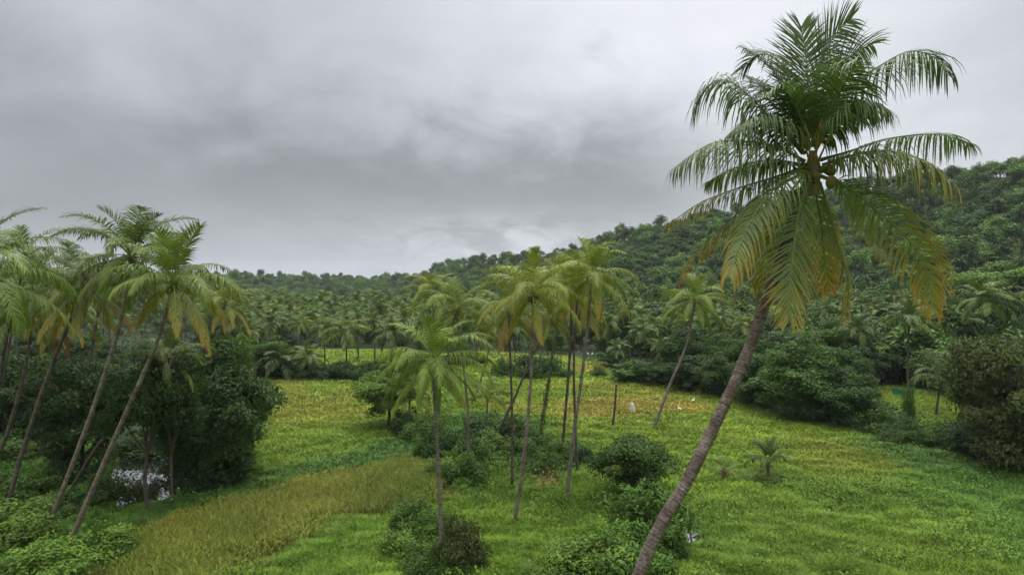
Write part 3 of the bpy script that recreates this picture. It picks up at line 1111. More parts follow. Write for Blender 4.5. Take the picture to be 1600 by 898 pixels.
# ------------------------------------------------------------------ broad-leaved crowns
def crown_geo(mb, rx, ry, rz, zc, nclump, nleaf, leaf, seed, rc=.36, flat=.35, mat=0, dome=False, full=False, oblate=.62):
    """leaf-sized faces in clumps through an uneven crown; Col.g varies leaf to leaf and clump to clump"""
    rs = np.random.RandomState(seed)
    d = norm(rs.normal(0, 1, (nclump, 3)))
    if not full:
        d[:, 2] = np.where(d[:, 2] < -.35, -d[:, 2] * .6, d[:, 2])
    if dome:
        d[:, 2] = np.abs(d[:, 2])
    rad = rs.uniform(.35, 1.0, nclump) ** .6 * rs.uniform(.72, 1.22, nclump)
    cen = d * rad[:, None] * (1 - rc * .75)
    cr = rc * rs.uniform(.5, 1.3, nclump)
    k = rs.choice(nclump, nleaf, p=cr ** 2 / (cr ** 2).sum())
    dl = norm(rs.normal(0, 1, (nleaf, 3)) + np.array([0, 0, .55]))
    p = cen[k] + dl * (cr[k] * rs.uniform(.5, 1.08, nleaf))[:, None] * np.array([1, 1, oblate])
    p = p * np.array([rx, ry, rz]) + np.array([0, 0, zc])
    if dome:
        sprig = rs.rand(nclump) < .22
        p[:, 2] += np.where(sprig[k], rs.uniform(.1, .9, nleaf) * leaf * 3.2, 0)
        p[:, 2] = np.maximum(p[:, 2], leaf * .3 * rs.rand(nleaf))
    out = norm(dl * .55 + norm(p - np.array([0, 0, zc * .6])) * .35 + np.array([0, 0, flat]) + rs.normal(0, .38, (nleaf, 3)))
    tdir = norm(np.cross(out, rs.normal(0, 1, (nleaf, 3))))
    tdir = norm(tdir + np.array([0, 0, -.35]))
    b = norm(np.cross(out, tdir))
    L = leaf * rs.uniform(.7, 1.3, nleaf)[:, None]
    V = np.stack([p - tdir * L * .5, p + b * L * .24 + out * L * .05, p + tdir * L * .5 - out * L * .12, p - b * L * .24 + out * L * .05], 1).reshape(-1, 3)
    F = np.arange(nleaf)[:, None] * 4 + np.arange(4)[None]
    g = np.clip(rs.uniform(.1, .8, nleaf) * .5 + rs.uniform(.1, .9, nclump)[k] * .5, 0, 1)
    yl = (rs.rand(nleaf) < .006) * rs.uniform(.2, .5, nleaf)
    C = np.repeat(np.stack([yl, g, np.zeros(nleaf)], -1), 4, 0)
    mb.add(V, F, C, mat)
    return cen * np.array([rx, ry, rz]) + np.array([0, 0, zc])


def limb_geo(mb, h0, cen, r0, seed, lean=(0, 0), nl=9):
    rs = np.random.RandomState(seed)
    top = np.array([lean[0], lean[1], h0])
    mid = np.array([lean[0] * .35 + rs.normal(0, .1), lean[1] * .35 + rs.normal(0, .1), h0 * .5])
    tube(mb, spline([np.array([0, 0, -.25]), mid, top], 10), np.linspace(r0 * 1.25, r0 * .75, 10), 8, (.1, .1, .1))
    for q in rs.choice(len(cen), min(nl, len(cen)), replace=False):
        e = cen[q]
        m = top * .55 + e * .45 + rs.normal(0, .25, 3)
        st = mid * .3 + top * .7
        tube(mb, spline([st, m, e], 8), np.linspace(r0 * .5, r0 * .08, 8), 5, (.1, .1, .1))


TREES, SHRUBS, HILLS = [], [], []
for v in range(10):       # 8 m wide, 8 m tall; from the sixth on the branches hang down to the ground
    mb = MB()
    if v < 5:
        cen = crown_geo(mb, 4.0, 4.0, 3.2, 4.9, 34, 10000, .27, 40 + v, rc=.29)
    else:
        cen = crown_geo(mb, 4.0, 4.0, 4.1, 3.9, 52, 16000, .28, 40 + v, rc=.27, full=True)
    cm = mb.mesh('crown', M_LEAF)
    mb = MB()
    limb_geo(mb, 3.2, cen, .15, 60 + v)
    TREES.append((cm, mb.mesh('trunk', M_WOOD, True)))
for v in range(4):        # 4 m wide, 3 m tall
    mb = MB()
    cen = crown_geo(mb, 2.35, 2.35, 2.7, .3, 34, 4600, .21, 80 + v, rc=.29, dome=True)
    fm = mb.mesh('foliage', M_LEAF)
    mb = MB()
    for a in range(4):
        e = cen[a * 3]
        tube(mb, spline([np.array([.1 * a - .15, .05 * a, -.2]), np.array([e[0] * .4, e[1] * .4, e[2] * .6]), e], 7), np.linspace(.05, .012, 7), 5, (.1, .1, .1))
    SHRUBS.append((fm, mb.mesh('stem', M_WOOD, True)))
for v in range(8):        # hillside trees, 5 to 8 m wide and 6 to 11 m tall, one mesh each
    mb = MB()
    rx, rz, zc = [(3.6, 3.0, 4.6), (3.0, 3.6, 5.2), (4.2, 2.7, 4.4), (2.5, 4.2, 6.0), (3.3, 3.2, 4.6), (4.0, 3.4, 5.0), (2.2, 2.6, 3.4), (3.0, 4.6, 6.4)][v]
    crown_geo(mb, rx, rx * (.85 + .04 * v), rz, zc, 11 + 2 * v, 640 + 30 * v, .66, 120 + v, rc=.42, flat=.4, oblate=.85, full=v in (4, 6))
    tube(mb, [[0, 0, -1.5], [0, 0, 2.5], [.2, .1, zc]], [.25, .2, .12], 5, (0, .5, 1))
    HILLS.append(mb.mesh('hill_tree', M_HILL))

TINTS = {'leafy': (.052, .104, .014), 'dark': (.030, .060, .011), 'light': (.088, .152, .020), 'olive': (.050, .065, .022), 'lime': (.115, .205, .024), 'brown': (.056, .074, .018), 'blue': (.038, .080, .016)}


def gz(x, y):
    return float(terrain(np.array([x]), np.array([y]))[0])


def tree(px, by, wpx, top, kind, v, label, rz=0.0, name='broadleaf_tree', group='broad-leaved trees at the foot of the hills', cat='tree', deep=1.0, lift=0.0):
    b = G(px, by)
    b.z = gz(b.x, b.y)
    W = wpx / FPX * b.y
    Ht = P(px, top, b.y).z - b.z
    o = empty(name, b, label, cat, group, rz, (W / 8.0, W / 8.0 * deep, max(Ht, 1) / 8.0))
    c, t = TREES[v % 10]
    k = link('crown', c, o, loc=(0, 0, lift))
    k.color = (*TINTS[kind], 1)
    link('trunk', t, o)
    return o


def shrub(px, by, wpx, top, kind, v, label, rz=0.0, name='shrub', group='shrubs in the meadow', cat='shrub', deep=1.0):
    b = G(px, by)
    b.z = gz(b.x, b.y)
    W = wpx / FPX * b.y * 1.22
    Ht = (P(px, top, b.y).z - b.z) * 1.22
    o = empty(name, b, label, cat, group, rz, (W / 4.0, W / 4.0 * deep, max(Ht, .4) / 2.9))
    c, t = SHRUBS[v % 4]
    k = link('foliage', c, o)
    k.color = (*TINTS[kind], 1)
    link('stem', t, o)
    return o


# ------------------------------------------------------------------ near palms
G_L = 'coconut palms leaning over the left bank'
G_C = 'tall coconut palms in the middle of the meadow'
near_palm('coconut_palm', 'coconut palm with rust orange hanging fronds, pale curved trunk starting at the lower left corner', 272, 444,
          [(95, 880), (140, 775), (190, 660), (228, 575), (248, 525)], 26, 1.05, 1, 21, (.068, .106, .024), nuts=9, group=G_L, shift=-.35, stiff=1.08)
near_palm('coconut_palm', 'tallest of the left coconut palms, straight leaning trunk, green crown up against the sky', 205, 400,
          [(68, 842), (115, 720), (155, 610), (190, 495)], 26, 1.05, 0, 22, (.062, .100, .026), group=G_L, lo=7, shift=-.5, stiff=1.08)
near_palm('coconut_palm', 'low coconut palm with thin dark trunk, half hidden behind the pale curved trunk', 262, 560,
          [(92, 795), (150, 700), (200, 640)], 14, .75, 0, 23, (.05, .075, .022), r0=.13, r1=.10, group=G_L, bark=M_BARKD, lo=6)
near_palm('coconut_palm', 'shaggy coconut palm with a skirt of dead brown fronds beside the tallest left palm', 132, 452,
          [(2, 825), (40, 690), (85, 560)], 26, 1.0, 1, 24, (.050, .070, .022), group=G_L, lo=8, top=1, bark=M_BARKD)
near_palm('coconut_palm', 'dark coconut palm at the left edge whose trunk slants up behind the shaggy one', 55, 462,
          [(-40, 790), (10, 680), (40, 570)], 22, 1.1, 0, 25, (.050, .078, .022), group=G_L, bark=M_BARKD)
near_palm('coconut_palm', 'closest left coconut palm, only the big green fronds reaching in over the left edge', -45, 432,
          [(-120, 898), (-80, 650)], 24, 1.0, 0, 26, (.060, .100, .026), group=G_L, base=Vector((-26.5, 26, 0)), lo=6)
near_palm('coconut_palm', 'coconut palm peeping up between the left edge fronds and the tallest left palm', 118, 425,
          [(60, 700), (90, 560)], 20, 1.0, 0, 27, (.060, .095, .022), group=G_L, lo=6)

near_palm('coconut_palm', 'mid sized coconut palm behind the shaggy one, round crown just under the skyline', 160, 446,
          [(118, 690), (140, 570)], 24, 1.1, 0, 61, (.050, .084, .022), group=G_L, shift=-.8, lo=7, qual='mid', bark=M_BARKD)
near_palm('coconut_palm', 'coconut palm whose crown pokes up near the left edge above the closest fronds', 38, 402,
          [(-20, 690), (10, 560)], 24, 1.15, 0, 62, (.058, .092, .022), group=G_L, lo=7, qual='mid', bark=M_BARKD)
near_palm('coconut_palm', 'coconut palm with tan hanging fronds just right of the rust orange one', 352, 476,
          [(335, 690), (345, 570)], 22, .95, 1, 63, (.075, .10, .022), group=G_L, lo=8, qual='mid', bark=M_BARKD)
near_palm('coconut_palm', 'low coconut palm filling the left edge under the closest fronds', 15, 500,
          [(-30, 760), (-5, 620)], 24, 1.1, 0, 64, (.050, .080, .022), group=G_L, lo=7, qual='mid', bark=M_BARKD)
near_palm('coconut_palm', 'coconut palm between the shaggy and the tallest left palm, crown below both', 95, 488,
          [(60, 720), (80, 600)], 24, 1.1, 1, 65, (.050, .076, .022), group=G_L, lo=8, qual='mid', bark=M_BARKD)

near_palm('coconut_palm', 'bright green coconut palm with straight trunk at bottom centre, lowest crown of the meadow palms', 677, 566,
          [(690, 892), (688, 790), (682, 680)], 30, .92, 0, 31, (.072, .118, .022), r0=.14, r1=.11, group=G_C)
near_palm('coconut_palm', 'coconut palm whose green crown shows just above and behind the bright green one', 713, 487,
          [(730, 742), (731, 640)], 24, 1.05, 0, 32, (.078, .122, .026), r0=.14, r1=.11, group=G_C, lo=7)
near_palm('coconut_palm', 'yellowing coconut palm left of the middle clump, low on the skyline', 676, 458,
          [(688, 655), (680, 560)], 20, 1.0, 1, 33, (.095, .125, .022), r0=.14, r1=.1, group=G_C, lo=7)
near_palm('coconut_palm', 'thin coconut palm with an upright dark trunk left of the yellow crowned one', 795, 487,
          [(800, 765), (800, 650)], 20, .95, 1, 34, (.085, .118, .022), r0=.13, r1=.1, group=G_C, bark=M_BARKD, lo=8)
near_palm('coconut_palm', 'yellow crowned coconut palm with clustered nuts and a slim trunk bending at its foot', 833, 462,
          [(803, 822), (815, 745), (826, 640), (832, 540)], 22, 1.0, 1, 35, (.095, .125, .020), r0=.15, r1=.11, nuts=8, group=G_C, lo=7)
near_palm('coconut_palm', 'slanting coconut palm leaning right across the upright dark trunk', 862, 500,
          [(766, 695), (800, 630), (830, 560)], 16, .8, 0, 36, (.078, .11, .024), r0=.16, r1=.11, group=G_C, bark=M_BARKD)
ivy_palm = near_palm('coconut_palm', 'coconut palm with its trunk wrapped in green climbing vine', 876, 440,
                     [(842, 682), (855, 610), (866, 530)], 20, 1.1, 0, 37, (.085, .125, .024), r0=.16, r1=.12, group=G_C)
near_palm('coconut_palm', 'coconut palm with nearly upright brown trunk behind the vine wrapped one', 894, 440,
          [(877, 718), (887, 600), (892, 520)], 22, 1.05, 1, 38, (.085, .118, .024), r0=.16, r1=.12, group=G_C, bark=M_BARKD)
near_palm('coconut_palm', 'tallest meadow coconut palm, pale trunk, full crown with orange hanging fronds', 924, 432,
          [(885, 784), (895, 690), (910, 580), (919, 500)], 26, 1.0, 1, 39, (.095, .135, .024), r0=.16, r1=.12, group=G_C, nuts=5)
near_palm('coconut_palm', 'thin coconut palm standing close behind the tallest meadow palm', 902, 466,
          [(902, 738), (898, 640), (897, 560)], 18, .95, 1, 40, (.078, .11, .024), r0=.13, r1=.1, group=G_C, bark=M_BARKD)
near_palm('coconut_palm', 'coconut palm with drooping brown fronds on a short leaning trunk left of the round bush', 772, 515,
          [(742, 620), (752, 590)], 18, .95, 1, 41, (.075, .105, .024), r0=.15, r1=.11, group=G_C, lo=8, top=1)
near_palm('coconut_palm', 'coconut palm alone on the golden field edge, slim trunk leaning right', 1086, 470,
          [(1022, 668), (1045, 605), (1072, 540)], 24, 1.12, 0, 42, (.080, .122, .024), r0=.19, r1=.13, group=G_C, lo=8)
# young palms without tall trunks
near_palm('young_palm', 'young coconut palm with upright fronds in the right meadow', 1200, 722, [(1201, 750)], 14, .62, 0, 51, (.024, .044, .010), lo=4, r0=.14, r1=.12, group='young palms without tall trunks')
near_palm('young_palm', 'smallest young coconut palm, sparse, beside the big leaning trunk', 1131, 735, [(1132, 752)], 8, .42, 0, 52, (.055, .09, .022), lo=3, r0=.1, r1=.09, group='young palms without tall trunks')
near_palm('young_palm', 'young coconut palm standing dark against the field left of the dark trunk', 762, 618, [(760, 662), (761, 640)], 12, .75, 0, 53, (.050, .082, .022), lo=5, r0=.14, r1=.12, group='young palms without tall trunks')
near_palm('young_palm', 'bushy young coconut palm under the bright green palm, close to the spreading tree', 640, 620, [(640, 672)], 14, .8, 0, 54, (.055, .088, .022), lo=6, r0=.14, r1=.12, group='young palms without tall trunks')
near_palm('young_palm', 'young coconut palm among the shrubs at the foot of the slanting palm', 800, 668, [(800, 690)], 9, .55, 0, 55, (.045, .075, .022), lo=3, r0=.12, r1=.1, group='young palms without tall trunks')
near_palm('coconut_palm', 'squat coconut palm with grey drooping fronds in the small meadow at the right edge', 1468, 588, [(1462, 650), (1466, 620)], 18, 1.0, 0, 56, (.045, .070, .024), lo=6, group='coconut palms at the right wood edge', qual='mid', bark=M_BARKD)


def add_vine():
    """leaves climbing the lower trunk of the vine-wrapped palm"""
    y = (ivy_palm.location.y)
    pl = spline([P(842, 684, y), P(855, 610, y), P(866, 530, y)], 60)
    rs = np.random.RandomState(4)
    n = 900
    k = (rs.rand(n) ** 1.5 * 59).astype(int)
    a = rs.rand(n) * 6.28
    r = rs.uniform(.14, .55, n) * np.interp(k, [0, 25, 59], [1.0, .75, .4])
    p = pl[k] + np.stack([np.cos(a) * r, np.sin(a) * r, rs.normal(0, .15, n)], -1) - np.array(ivy_palm.location)
    out = norm(np.stack([np.cos(a), np.sin(a), rs.uniform(0, .8, n)], -1))
    t = norm(np.cross(out, rs.normal(0, 1, (n, 3))))
    b = np.cross(out, t)
    L = rs.uniform(.14, .28, n)[:, None]
    V = np.stack([p - t * L * .5, p + b * L * .3, p + t * L * .5 - out * L * .1, p - b * L * .3], 1).reshape(-1, 3)
    mb = MB()
    mb.add(V, np.arange(n)[:, None] * 4 + np.arange(4)[None], np.repeat(np.stack([np.zeros(n), rs.rand(n), np.zeros(n)], -1), 4, 0))
    o = mb.build('vine', M_LEAF, ivy_palm)
    o.color = (*TINTS['leafy'], 1)


add_vine()

# ------------------------------------------------------------------ trees on the left bank and in the meadow
GB = 'dark broad-leaved trees around the pond'
tree(328, 752, 205, 528, 'dark', 5, 'large bushy broad-leaved tree at the right of the pond, green sprays over deep shade', .3, group=GB)
tree(375, 715, 110, 560, 'leafy', 6, 'broad-leaved tree bulging out over the left paddy at the pond bank', 1.2, group=GB)
tree(352, 690, 110, 500, 'light', 7, 'broad-leaved tree with a bright green top behind the pond', 2.0, group=GB)
tree(128, 745, 165, 540, 'dark', 9, 'dark tree at the left of the pond behind the leaning trunks', 2.4, group=GB)
tree(205, 640, 130, 590, 'dark', 5, 'dark tree farther back above the pond between the two leaning trunks', 1.8, group=GB)
tree(60, 690, 130, 555, 'dark', 6, 'dark tree behind the shaggy left palm', .4, group=GB)
tree(-20, 680, 130, 540, 'dark', 7, 'dark tree filling in behind the left edge', 3.0, group=GB)
tree(420, 590, 80, 520, 'leafy', 8, 'rounded broad-leaved tree where the left paddy meets the far grove', 1.0, group=GB)
tree(606, 668, 118, 570, 'light', 6, 'small spreading light green tree with a visible forked trunk at the paddy corner', .5, group='trees standing in the meadow', lift=.9)
tree(996, 782, 150, 668, 'leafy', 7, 'large dense round shrub with broad leaves left of the big leaning trunk', .4, name='shrub', cat='shrub', group='trees standing in the meadow')
tree(232, 800, 150, 535, 'dark', 3, 'dark tree on the near pond edge, crown hiding most of the water', .9, group=GB, lift=.25)
tree(268, 792, 110, 560, 'dark', 1, 'dark tree leaning over the right half of the pond behind the pale curved trunk', 2.9, group=GB, lift=.3)
GS = 'shrubs along the meadow strip'
for a in [
    (300, 762, 80, 712, 'dark', 0, 'dark shrub hanging over the right end of the pond', .2), (165, 790, 70, 740, 'dark', 1, 'dark shrub on the left end of the pond', 1.2),
    (250, 700, 110, 668, 'dark', 2, 'low dark shrub at the far side of the pond', 2.1), (345, 755, 90, 700, 'dark', 3, 'dark shrub at the foot of the large bushy tree', .6),
    (225, 780, 40, 745, 'brown', 0, 'twiggy brown shrub standing in the near edge of the pond', .9),
    (1008, 850, 130, 758, 'leafy', 1, 'dense shrub just below the large round one', 1.4),
    (952, 880, 90, 815, 'lime', 2, 'lime green vine covered shrub at bottom centre right', 2.2), (915, 905, 120, 850, 'light', 3, 'light green leafy shrub at the bottom edge left of the big trunk', .3),
    (985, 905, 120, 835, 'leafy', 0, 'dark leafy shrub at the very bottom by the big trunk', 1.9),
    (720, 888, 75, 808, 'brown', 1, 'dull brown shrub at the foot of the bright green palm', .8), (672, 892, 70, 848, 'leafy', 2, 'low green shrub left of the dull brown one', 2.6),
    (648, 838, 80, 788, 'leafy', 3, 'round green shrub on the corner of the rice field', .1), (640, 862, 70, 822, 'light', 0, 'pale green shrub in front of the round one by the rice', 1.1),
    (722, 758, 62, 712, 'leafy', 1, 'green shrub around the foot of the straight trunk behind the bright palm', 2.9), (690, 716, 60, 660, 'blue', 2, 'dark green shrub at the head of the weedy strip', .5),
    (668, 690, 60, 650, 'leafy', 3, 'leafy shrub at the upper end of the rice field', 1.6), (640, 676, 62, 640, 'dark', 0, 'dark bush under the spreading tree', 2.3),
    (745, 690, 62, 652, 'blue', 1, 'dark bush behind the straight trunk, right of the bright palm', .7), (790, 690, 62, 650, 'dark', 2, 'dark bush at the foot of the slanting palm', 1.3),
    (770, 700, 60, 672, 'light', 3, 'light green weed clump left of the slanting palm foot', 2.0), (830, 715, 62, 678, 'leafy', 0, 'green shrub at the foot of the vine wrapped palm', .9),
    (868, 722, 50, 690, 'light', 1, 'light green shrub right of the vine wrapped palm', 1.8), (850, 735, 60, 708, 'leafy', 2, 'low shrub by the bare earth patch', 2.5),
    (735, 725, 60, 690, 'leafy', 3, 'leafy shrub between the two straight trunks', .35), (705, 745, 60, 708, 'light', 0, 'pale leafy shrub right of the rice field head', 1.05),
    (905, 722, 45, 698, 'blue', 1, 'small dark shrub beside the tallest meadow palm', 2.15),
    (838, 588, 66, 546, 'blue', 2, 'round dark bush in the middle of the far paddy', .6), (787, 588, 34, 562, 'blue', 3, 'smaller round bush just left of the dark one in the far paddy', 1.7),
    (880, 587, 34, 572, 'leafy', 0, 'low bush just right of the round dark bush', 2.7), (935, 587, 22, 572, 'leafy', 1, 'tiny bush alone in the far paddy', .5),
    (1200, 752, 60, 738, 'light', 2, 'weedy clump around the young palm of the right meadow', 1.5),
    (30, 850, 120, 790, 'light', 3, 'lush light green weeds around the leaning trunk feet', .2), (130, 880, 110, 825, 'lime', 0, 'lush bright green shrub right of the curved trunk foot', 1.1),
    (60, 905, 120, 850, 'lime', 1, 'lush bright green shrub in the lower left corner', 2.0), (20, 780, 90, 735, 'leafy', 2, 'green undergrowth shrub at the left edge', .8),
    (110, 800, 70, 765, 'leafy', 3, 'low green shrub between the leaning left trunks', 1.4), (0, 720, 100, 680, 'leafy', 0, 'green shrub behind the left edge trunks', 2.6),
    (180, 870, 60, 838, 'leafy', 1, 'small shrub where the undergrowth meets the rice', 1.9),
]:
    shrub(*a, group=GS)

for k, o in enumerate([q for q in list(COL.objects) if q.type == 'EMPTY' and q.get('group') == GS]):
    for q in range(2):
        a = k * 2.3 + q * 2.6
        d = o.scale[0] * (1.35 + .5 * ((k * 7 + q * 3) % 5) / 4)
        x, y = o.location.x + math.cos(a) * d, o.location.y + math.sin(a) * d
        if poly_dist(np.array([x]), np.array([y]), RICE)[0] < .6 or poly_dist(np.array([x]), np.array([y]), POND)[0] < .5 or poly_dist(np.array([x]), np.array([y]), PUDDLE)[0] < 2.0 or y > 100:
            continue
        f = .38 + .22 * ((k * 5 + q) % 4) / 3
        e = empty('shrub', (x, y, gz(x, y)), 'small weedy bush grown against a larger shrub of the meadow strip', 'shrub', 'small bushes against the larger shrubs', a, (o.scale[0] * f, o.scale[0] * f, o.scale[2] * f * .85))
        c, t = SHRUBS[(k + q) % 4]
        m = link('foliage', c, e)
        m.color = (*TINTS[('leafy', 'light', 'blue', 'leafy', 'lime')[(k * 3 + q) % 5]], 1)
        link('stem', t, e)

# right-hand wood edge, front row (px, base row, width px, top row)
GW = 'trees along the right wood edge'
front = [
    (985, 596, 62, 566, 'leafy', 0, 'low bushy tree at the far end of the right wood edge'), (1030, 600, 60, 560, 'dark', 1, 'dark bushy tree behind the lone field palm'),
    (1075, 610, 70, 556, 'dark', 2, 'dark tree right of the lone field palm trunk'), (1130, 620, 75, 560, 'dark', 3, 'dark tree under the hanging hero fronds'),
    (1180, 634, 80, 560, 'blue', 4, 'dark tree just right of the big leaning trunk'), (1245, 652, 130, 538, 'leafy', 0, 'large rounded tree with bright top on the wood edge'),
    (1310, 664, 95, 580, 'blue', 1, 'bushy tree right of the large rounded tree'), (1200, 590, 110, 520, 'dark', 2, 'dark tree behind the large rounded tree'),
    (1540, 722, 80, 668, 'dark', 1, 'dark bush tree at the foot of the dull brown tree'),
    (1565, 738, 150, 530, 'brown', 2, 'tall dull brown leaved tree at the right edge'), (1640, 745, 150, 560, 'brown', 3, 'second dull tree cut off by the right edge'),
    (1548, 690, 80, 560, 'olive', 4, 'olive tree left of the dull brown tree'), (1330, 602, 95, 525, 'dark', 0, 'dark tree behind the small right meadow'),
    (1420, 598, 100, 520, 'blue', 1, 'dark tree at the back of the small right meadow'), (1500, 604, 100, 530, 'dark', 2, 'dark tree at the back right of the small meadow'),
    (1290, 600, 90, 505, 'leafy', 3, 'mid green tree above the large rounded tree'), (1390, 575, 90, 480, 'dark', 4, 'dark crowned tree above the small right meadow'),
    (1580, 600, 110, 470, 'blue', 0, 'tall green tree behind the dull brown tree'), (955, 572, 36, 548, 'leafy', 1, 'small tree at the far corner of the paddy'),
    (1150, 585, 80, 520, 'dark', 2, 'dark tree between the two big palm trunks'), (1560, 545, 120, 420, 'lime', 3, 'bright green spreading tree on the lower right slope'),
    (1500, 520, 110, 405, 'lime', 4, 'bright green domed tree on the slope behind the yellow frond tips'),
]
for i, (px, by, wp, tp, kd, v, lb) in enumerate(front):
    tree(px, by, wp * 1.22, tp - (by - tp) * .16, kd, v + 5, lb, rz=i * 1.3, group=GW)

for i, (px, by, wp, tp, kd, lb) in enumerate([
        (1335, 668, 62, 624, 'blue', 'bushy shrub at the left of the small right meadow'), (1375, 678, 56, 640, 'leafy', 'green shrub in the hedge before the small right meadow'),
        (1412, 686, 50, 650, 'blue', 'dark shrub in the middle of the hedge before the small right meadow'), (1420, 665, 16, 612, 'leafy', 'thin upright vine clad shrub standing in the small right meadow'),
        (1448, 694, 54, 658, 'leafy', 'shrub in the hedge right of the middle, before the small right meadow'), (1490, 706, 58, 668, 'dark', 'dark shrub at the right end of the hedge'),
        (1395, 692, 40, 668, 'leafy', 'low shrub in front of the hedge'), (1520, 712, 60, 660, 'dark', 'dark shrub between the hedge and the dull brown tree')]):
    shrub(px, by, wp, tp, kd, i, lb, i * 1.1, group='hedge of shrubs before the small right meadow')
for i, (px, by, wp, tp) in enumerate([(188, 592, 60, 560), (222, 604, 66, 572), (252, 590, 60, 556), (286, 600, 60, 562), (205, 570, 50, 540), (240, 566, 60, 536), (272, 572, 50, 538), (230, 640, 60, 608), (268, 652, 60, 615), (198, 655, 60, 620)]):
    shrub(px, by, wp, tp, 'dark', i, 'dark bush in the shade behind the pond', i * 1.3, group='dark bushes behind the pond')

# ------------------------------------------------------------------ farther palms: crown and trunk only
FAR = []
for v in range(6):
    yv = 1 if v in (2, 5) else 0
    rs = np.random.RandomState(200 + v)
    mb = MB()
    az = 0
    n = 24
    for i in range(n):
        f = i / (n - 1)
        ci = min(int(round(8 * f * (.92 if v % 2 else .8))), 8)
        p_, dr, ln, hg, ve, ye, de = CLASSES[ci]
        az += 2.4 + rs.normal(0, .2)
        s = rs.uniform(.85, 1.1)
        pa = arc(4.2 * ln * s, p_ + rs.uniform(-8, 8), dr + rs.uniform(-10, 10), 9)
        ca, sa = math.cos(az), math.sin(az)
        pa = np.stack([pa[:, 0] * ca, pa[:, 0] * sa, pa[:, 2]], -1)
        frond_geo(mb, pa, 17, 1.15, .19, hg, ve, ye * (.6 if yv else .12), seed=i + v * 50, segs=2, dead=de * .4, start=.16)
    me = mb.mesh('crown', M_PALM)
    mt = MB()
    pl = spline([np.array([0, 0, -1.0]), np.array([rs.normal(0, .5), 0, .5]), np.array([rs.normal(0, .15), 0, 1.0])], 10)
    # trunk drawn for unit height, bent; real height comes from its scale
    pl[:, 2] = np.linspace(-.03, 1, 10)
    pl[:, 0] *= (1 - pl[:, 2])
    tube(mt, pl, np.linspace(.18, .12, 10), 7, (.3, .3, .3))
    FAR.append((me, mt.mesh('trunk', M_BARKD, True)))


def grove_green():
    g = RNG.uniform(.070, .118)
    return (g * RNG.uniform(.55, .72), g, g * .22)


def far_palm(x, y, h, v, s, rz, tint, label, group, parts=True):
    z = gz(x, y)
    o = empty('coconut_palm', (x, y, z), label, 'palm tree', group, rz)
    c = link('crown', FAR[v][0], o, loc=(0, 0, h))
    c.scale = (s, s, s)
    c.color = (tint[0] * 1.3, tint[1] * 1.25, tint[2] * .95, 1)
    t = link('trunk', FAR[v][1], o)
    t.scale = (1, 1, h)
    return o


GP = 'coconut palms of the far grove'
row = [(440, 592, 566, 1.0, 'low coconut palm at the left end of the front grove row'), (482, 590, 558, 1.05, 'low broad coconut palm beside the leftmost one in the front grove row'),
       (541, 586, 518, 1.0, 'coconut palm with bare trunk in the middle of the front grove row'), (612, 590, 520, 1.05, 'coconut palm with grey hanging fronds at the paddy edge'),
       (585, 574, 508, .95, 'coconut palm behind the grey fronded one'), (507, 576, 515, .95, 'coconut palm just left of the bare trunked one'),
       (655, 584, 522, 1.0, 'coconut palm half behind the spreading tree'), (632, 566, 500, 1.0, 'coconut palm above the spreading tree'),
       (470, 556, 506, .95, 'coconut palm in the second grove row on the left'), (422, 562, 506, .95, 'coconut palm at the left end of the second grove row'),
       (388, 572, 520, .9, 'coconut palm just right of the left bank palms'), (700, 575, 505, .95, 'coconut palm behind the straight trunked meadow palms'),
       (745, 566, 498, .95, 'coconut palm left of the thin upright palm'), (560, 560, 500, .95, 'coconut palm in the second grove row above the bare trunk')]
for i, (px, by, cy, s, lb) in enumerate(row):
    g = G(px, by)
    far_palm(g.x, g.y, P(px, cy, g.y).z, i % 6 if i % 6 not in (2, 5) else (i + 1) % 6 % 2, s * (1.25, .95, 1.2, 1.05, .85, 1.15, 1.0)[i % 7], i * 2.1, (.056 + .01 * (i % 3), .082 + .012 * (i % 3), .026), lb, GP)
GR = 'coconut palms at the right wood edge'
row = [(1000, 588, 520, .95, 'coconut palm right of the tallest meadow palm, at the wood edge'), (1035, 590, 545, .95, 'low coconut palm behind the lone field palm'), (1105, 612, 590, 1.0, 'low coconut palm with arching fronds at the wood edge'),
       (965, 575, 545, .8, 'small coconut palm at the far corner of the right wood'), (1125, 575, 498, .95, 'coconut palm showing under the left orange frond tips'), (1160, 585, 520, .9, 'coconut palm behind the upper part of the big trunk'),
       (1340, 620, 512, .95, 'coconut palm under the right orange frond tip'), (1420, 622, 498, 1.15, 'coconut palm with pale arching fronds left of the right edge group'), (1540, 615, 470, 1.25, 'big coconut palm crown near the right edge'),
       (1500, 600, 505, 1.1, 'coconut palm left below the big right edge crown'), (1590, 590, 478, 1.1, 'coconut palm cut by the right edge'), (985, 560, 488, .9, 'coconut palm on the slope foot behind the tallest meadow palm'),
       (1045, 558, 492, .9, 'coconut palm on the slope foot above the lone field palm'), (1290, 575, 485, .95, 'coconut palm seen between the hanging hero fronds')]
for i, (px, by, cy, s, lb) in enumerate(row):
    g = G(px, by)
    far_palm(g.x, g.y, P(px, cy, g.y).z, (0, 1, 3, 4)[i % 4], s, i * 1.7, (.050 + .008 * (i % 3), .082 + .010 * (i % 3), .026), lb, GR)

# the grove that fills the valley behind the paddies, and palms along the foot of the right hill
taken = [(o.location.x, o.location.y) for o in COL.objects if o.type == 'EMPTY' and o.name.startswith('coconut')]


def free(x, y, d):
    for a, b in taken:
        if (a - x) ** 2 + (b - y) ** 2 < d * d:
            return False
    taken.append((x, y))
    return True


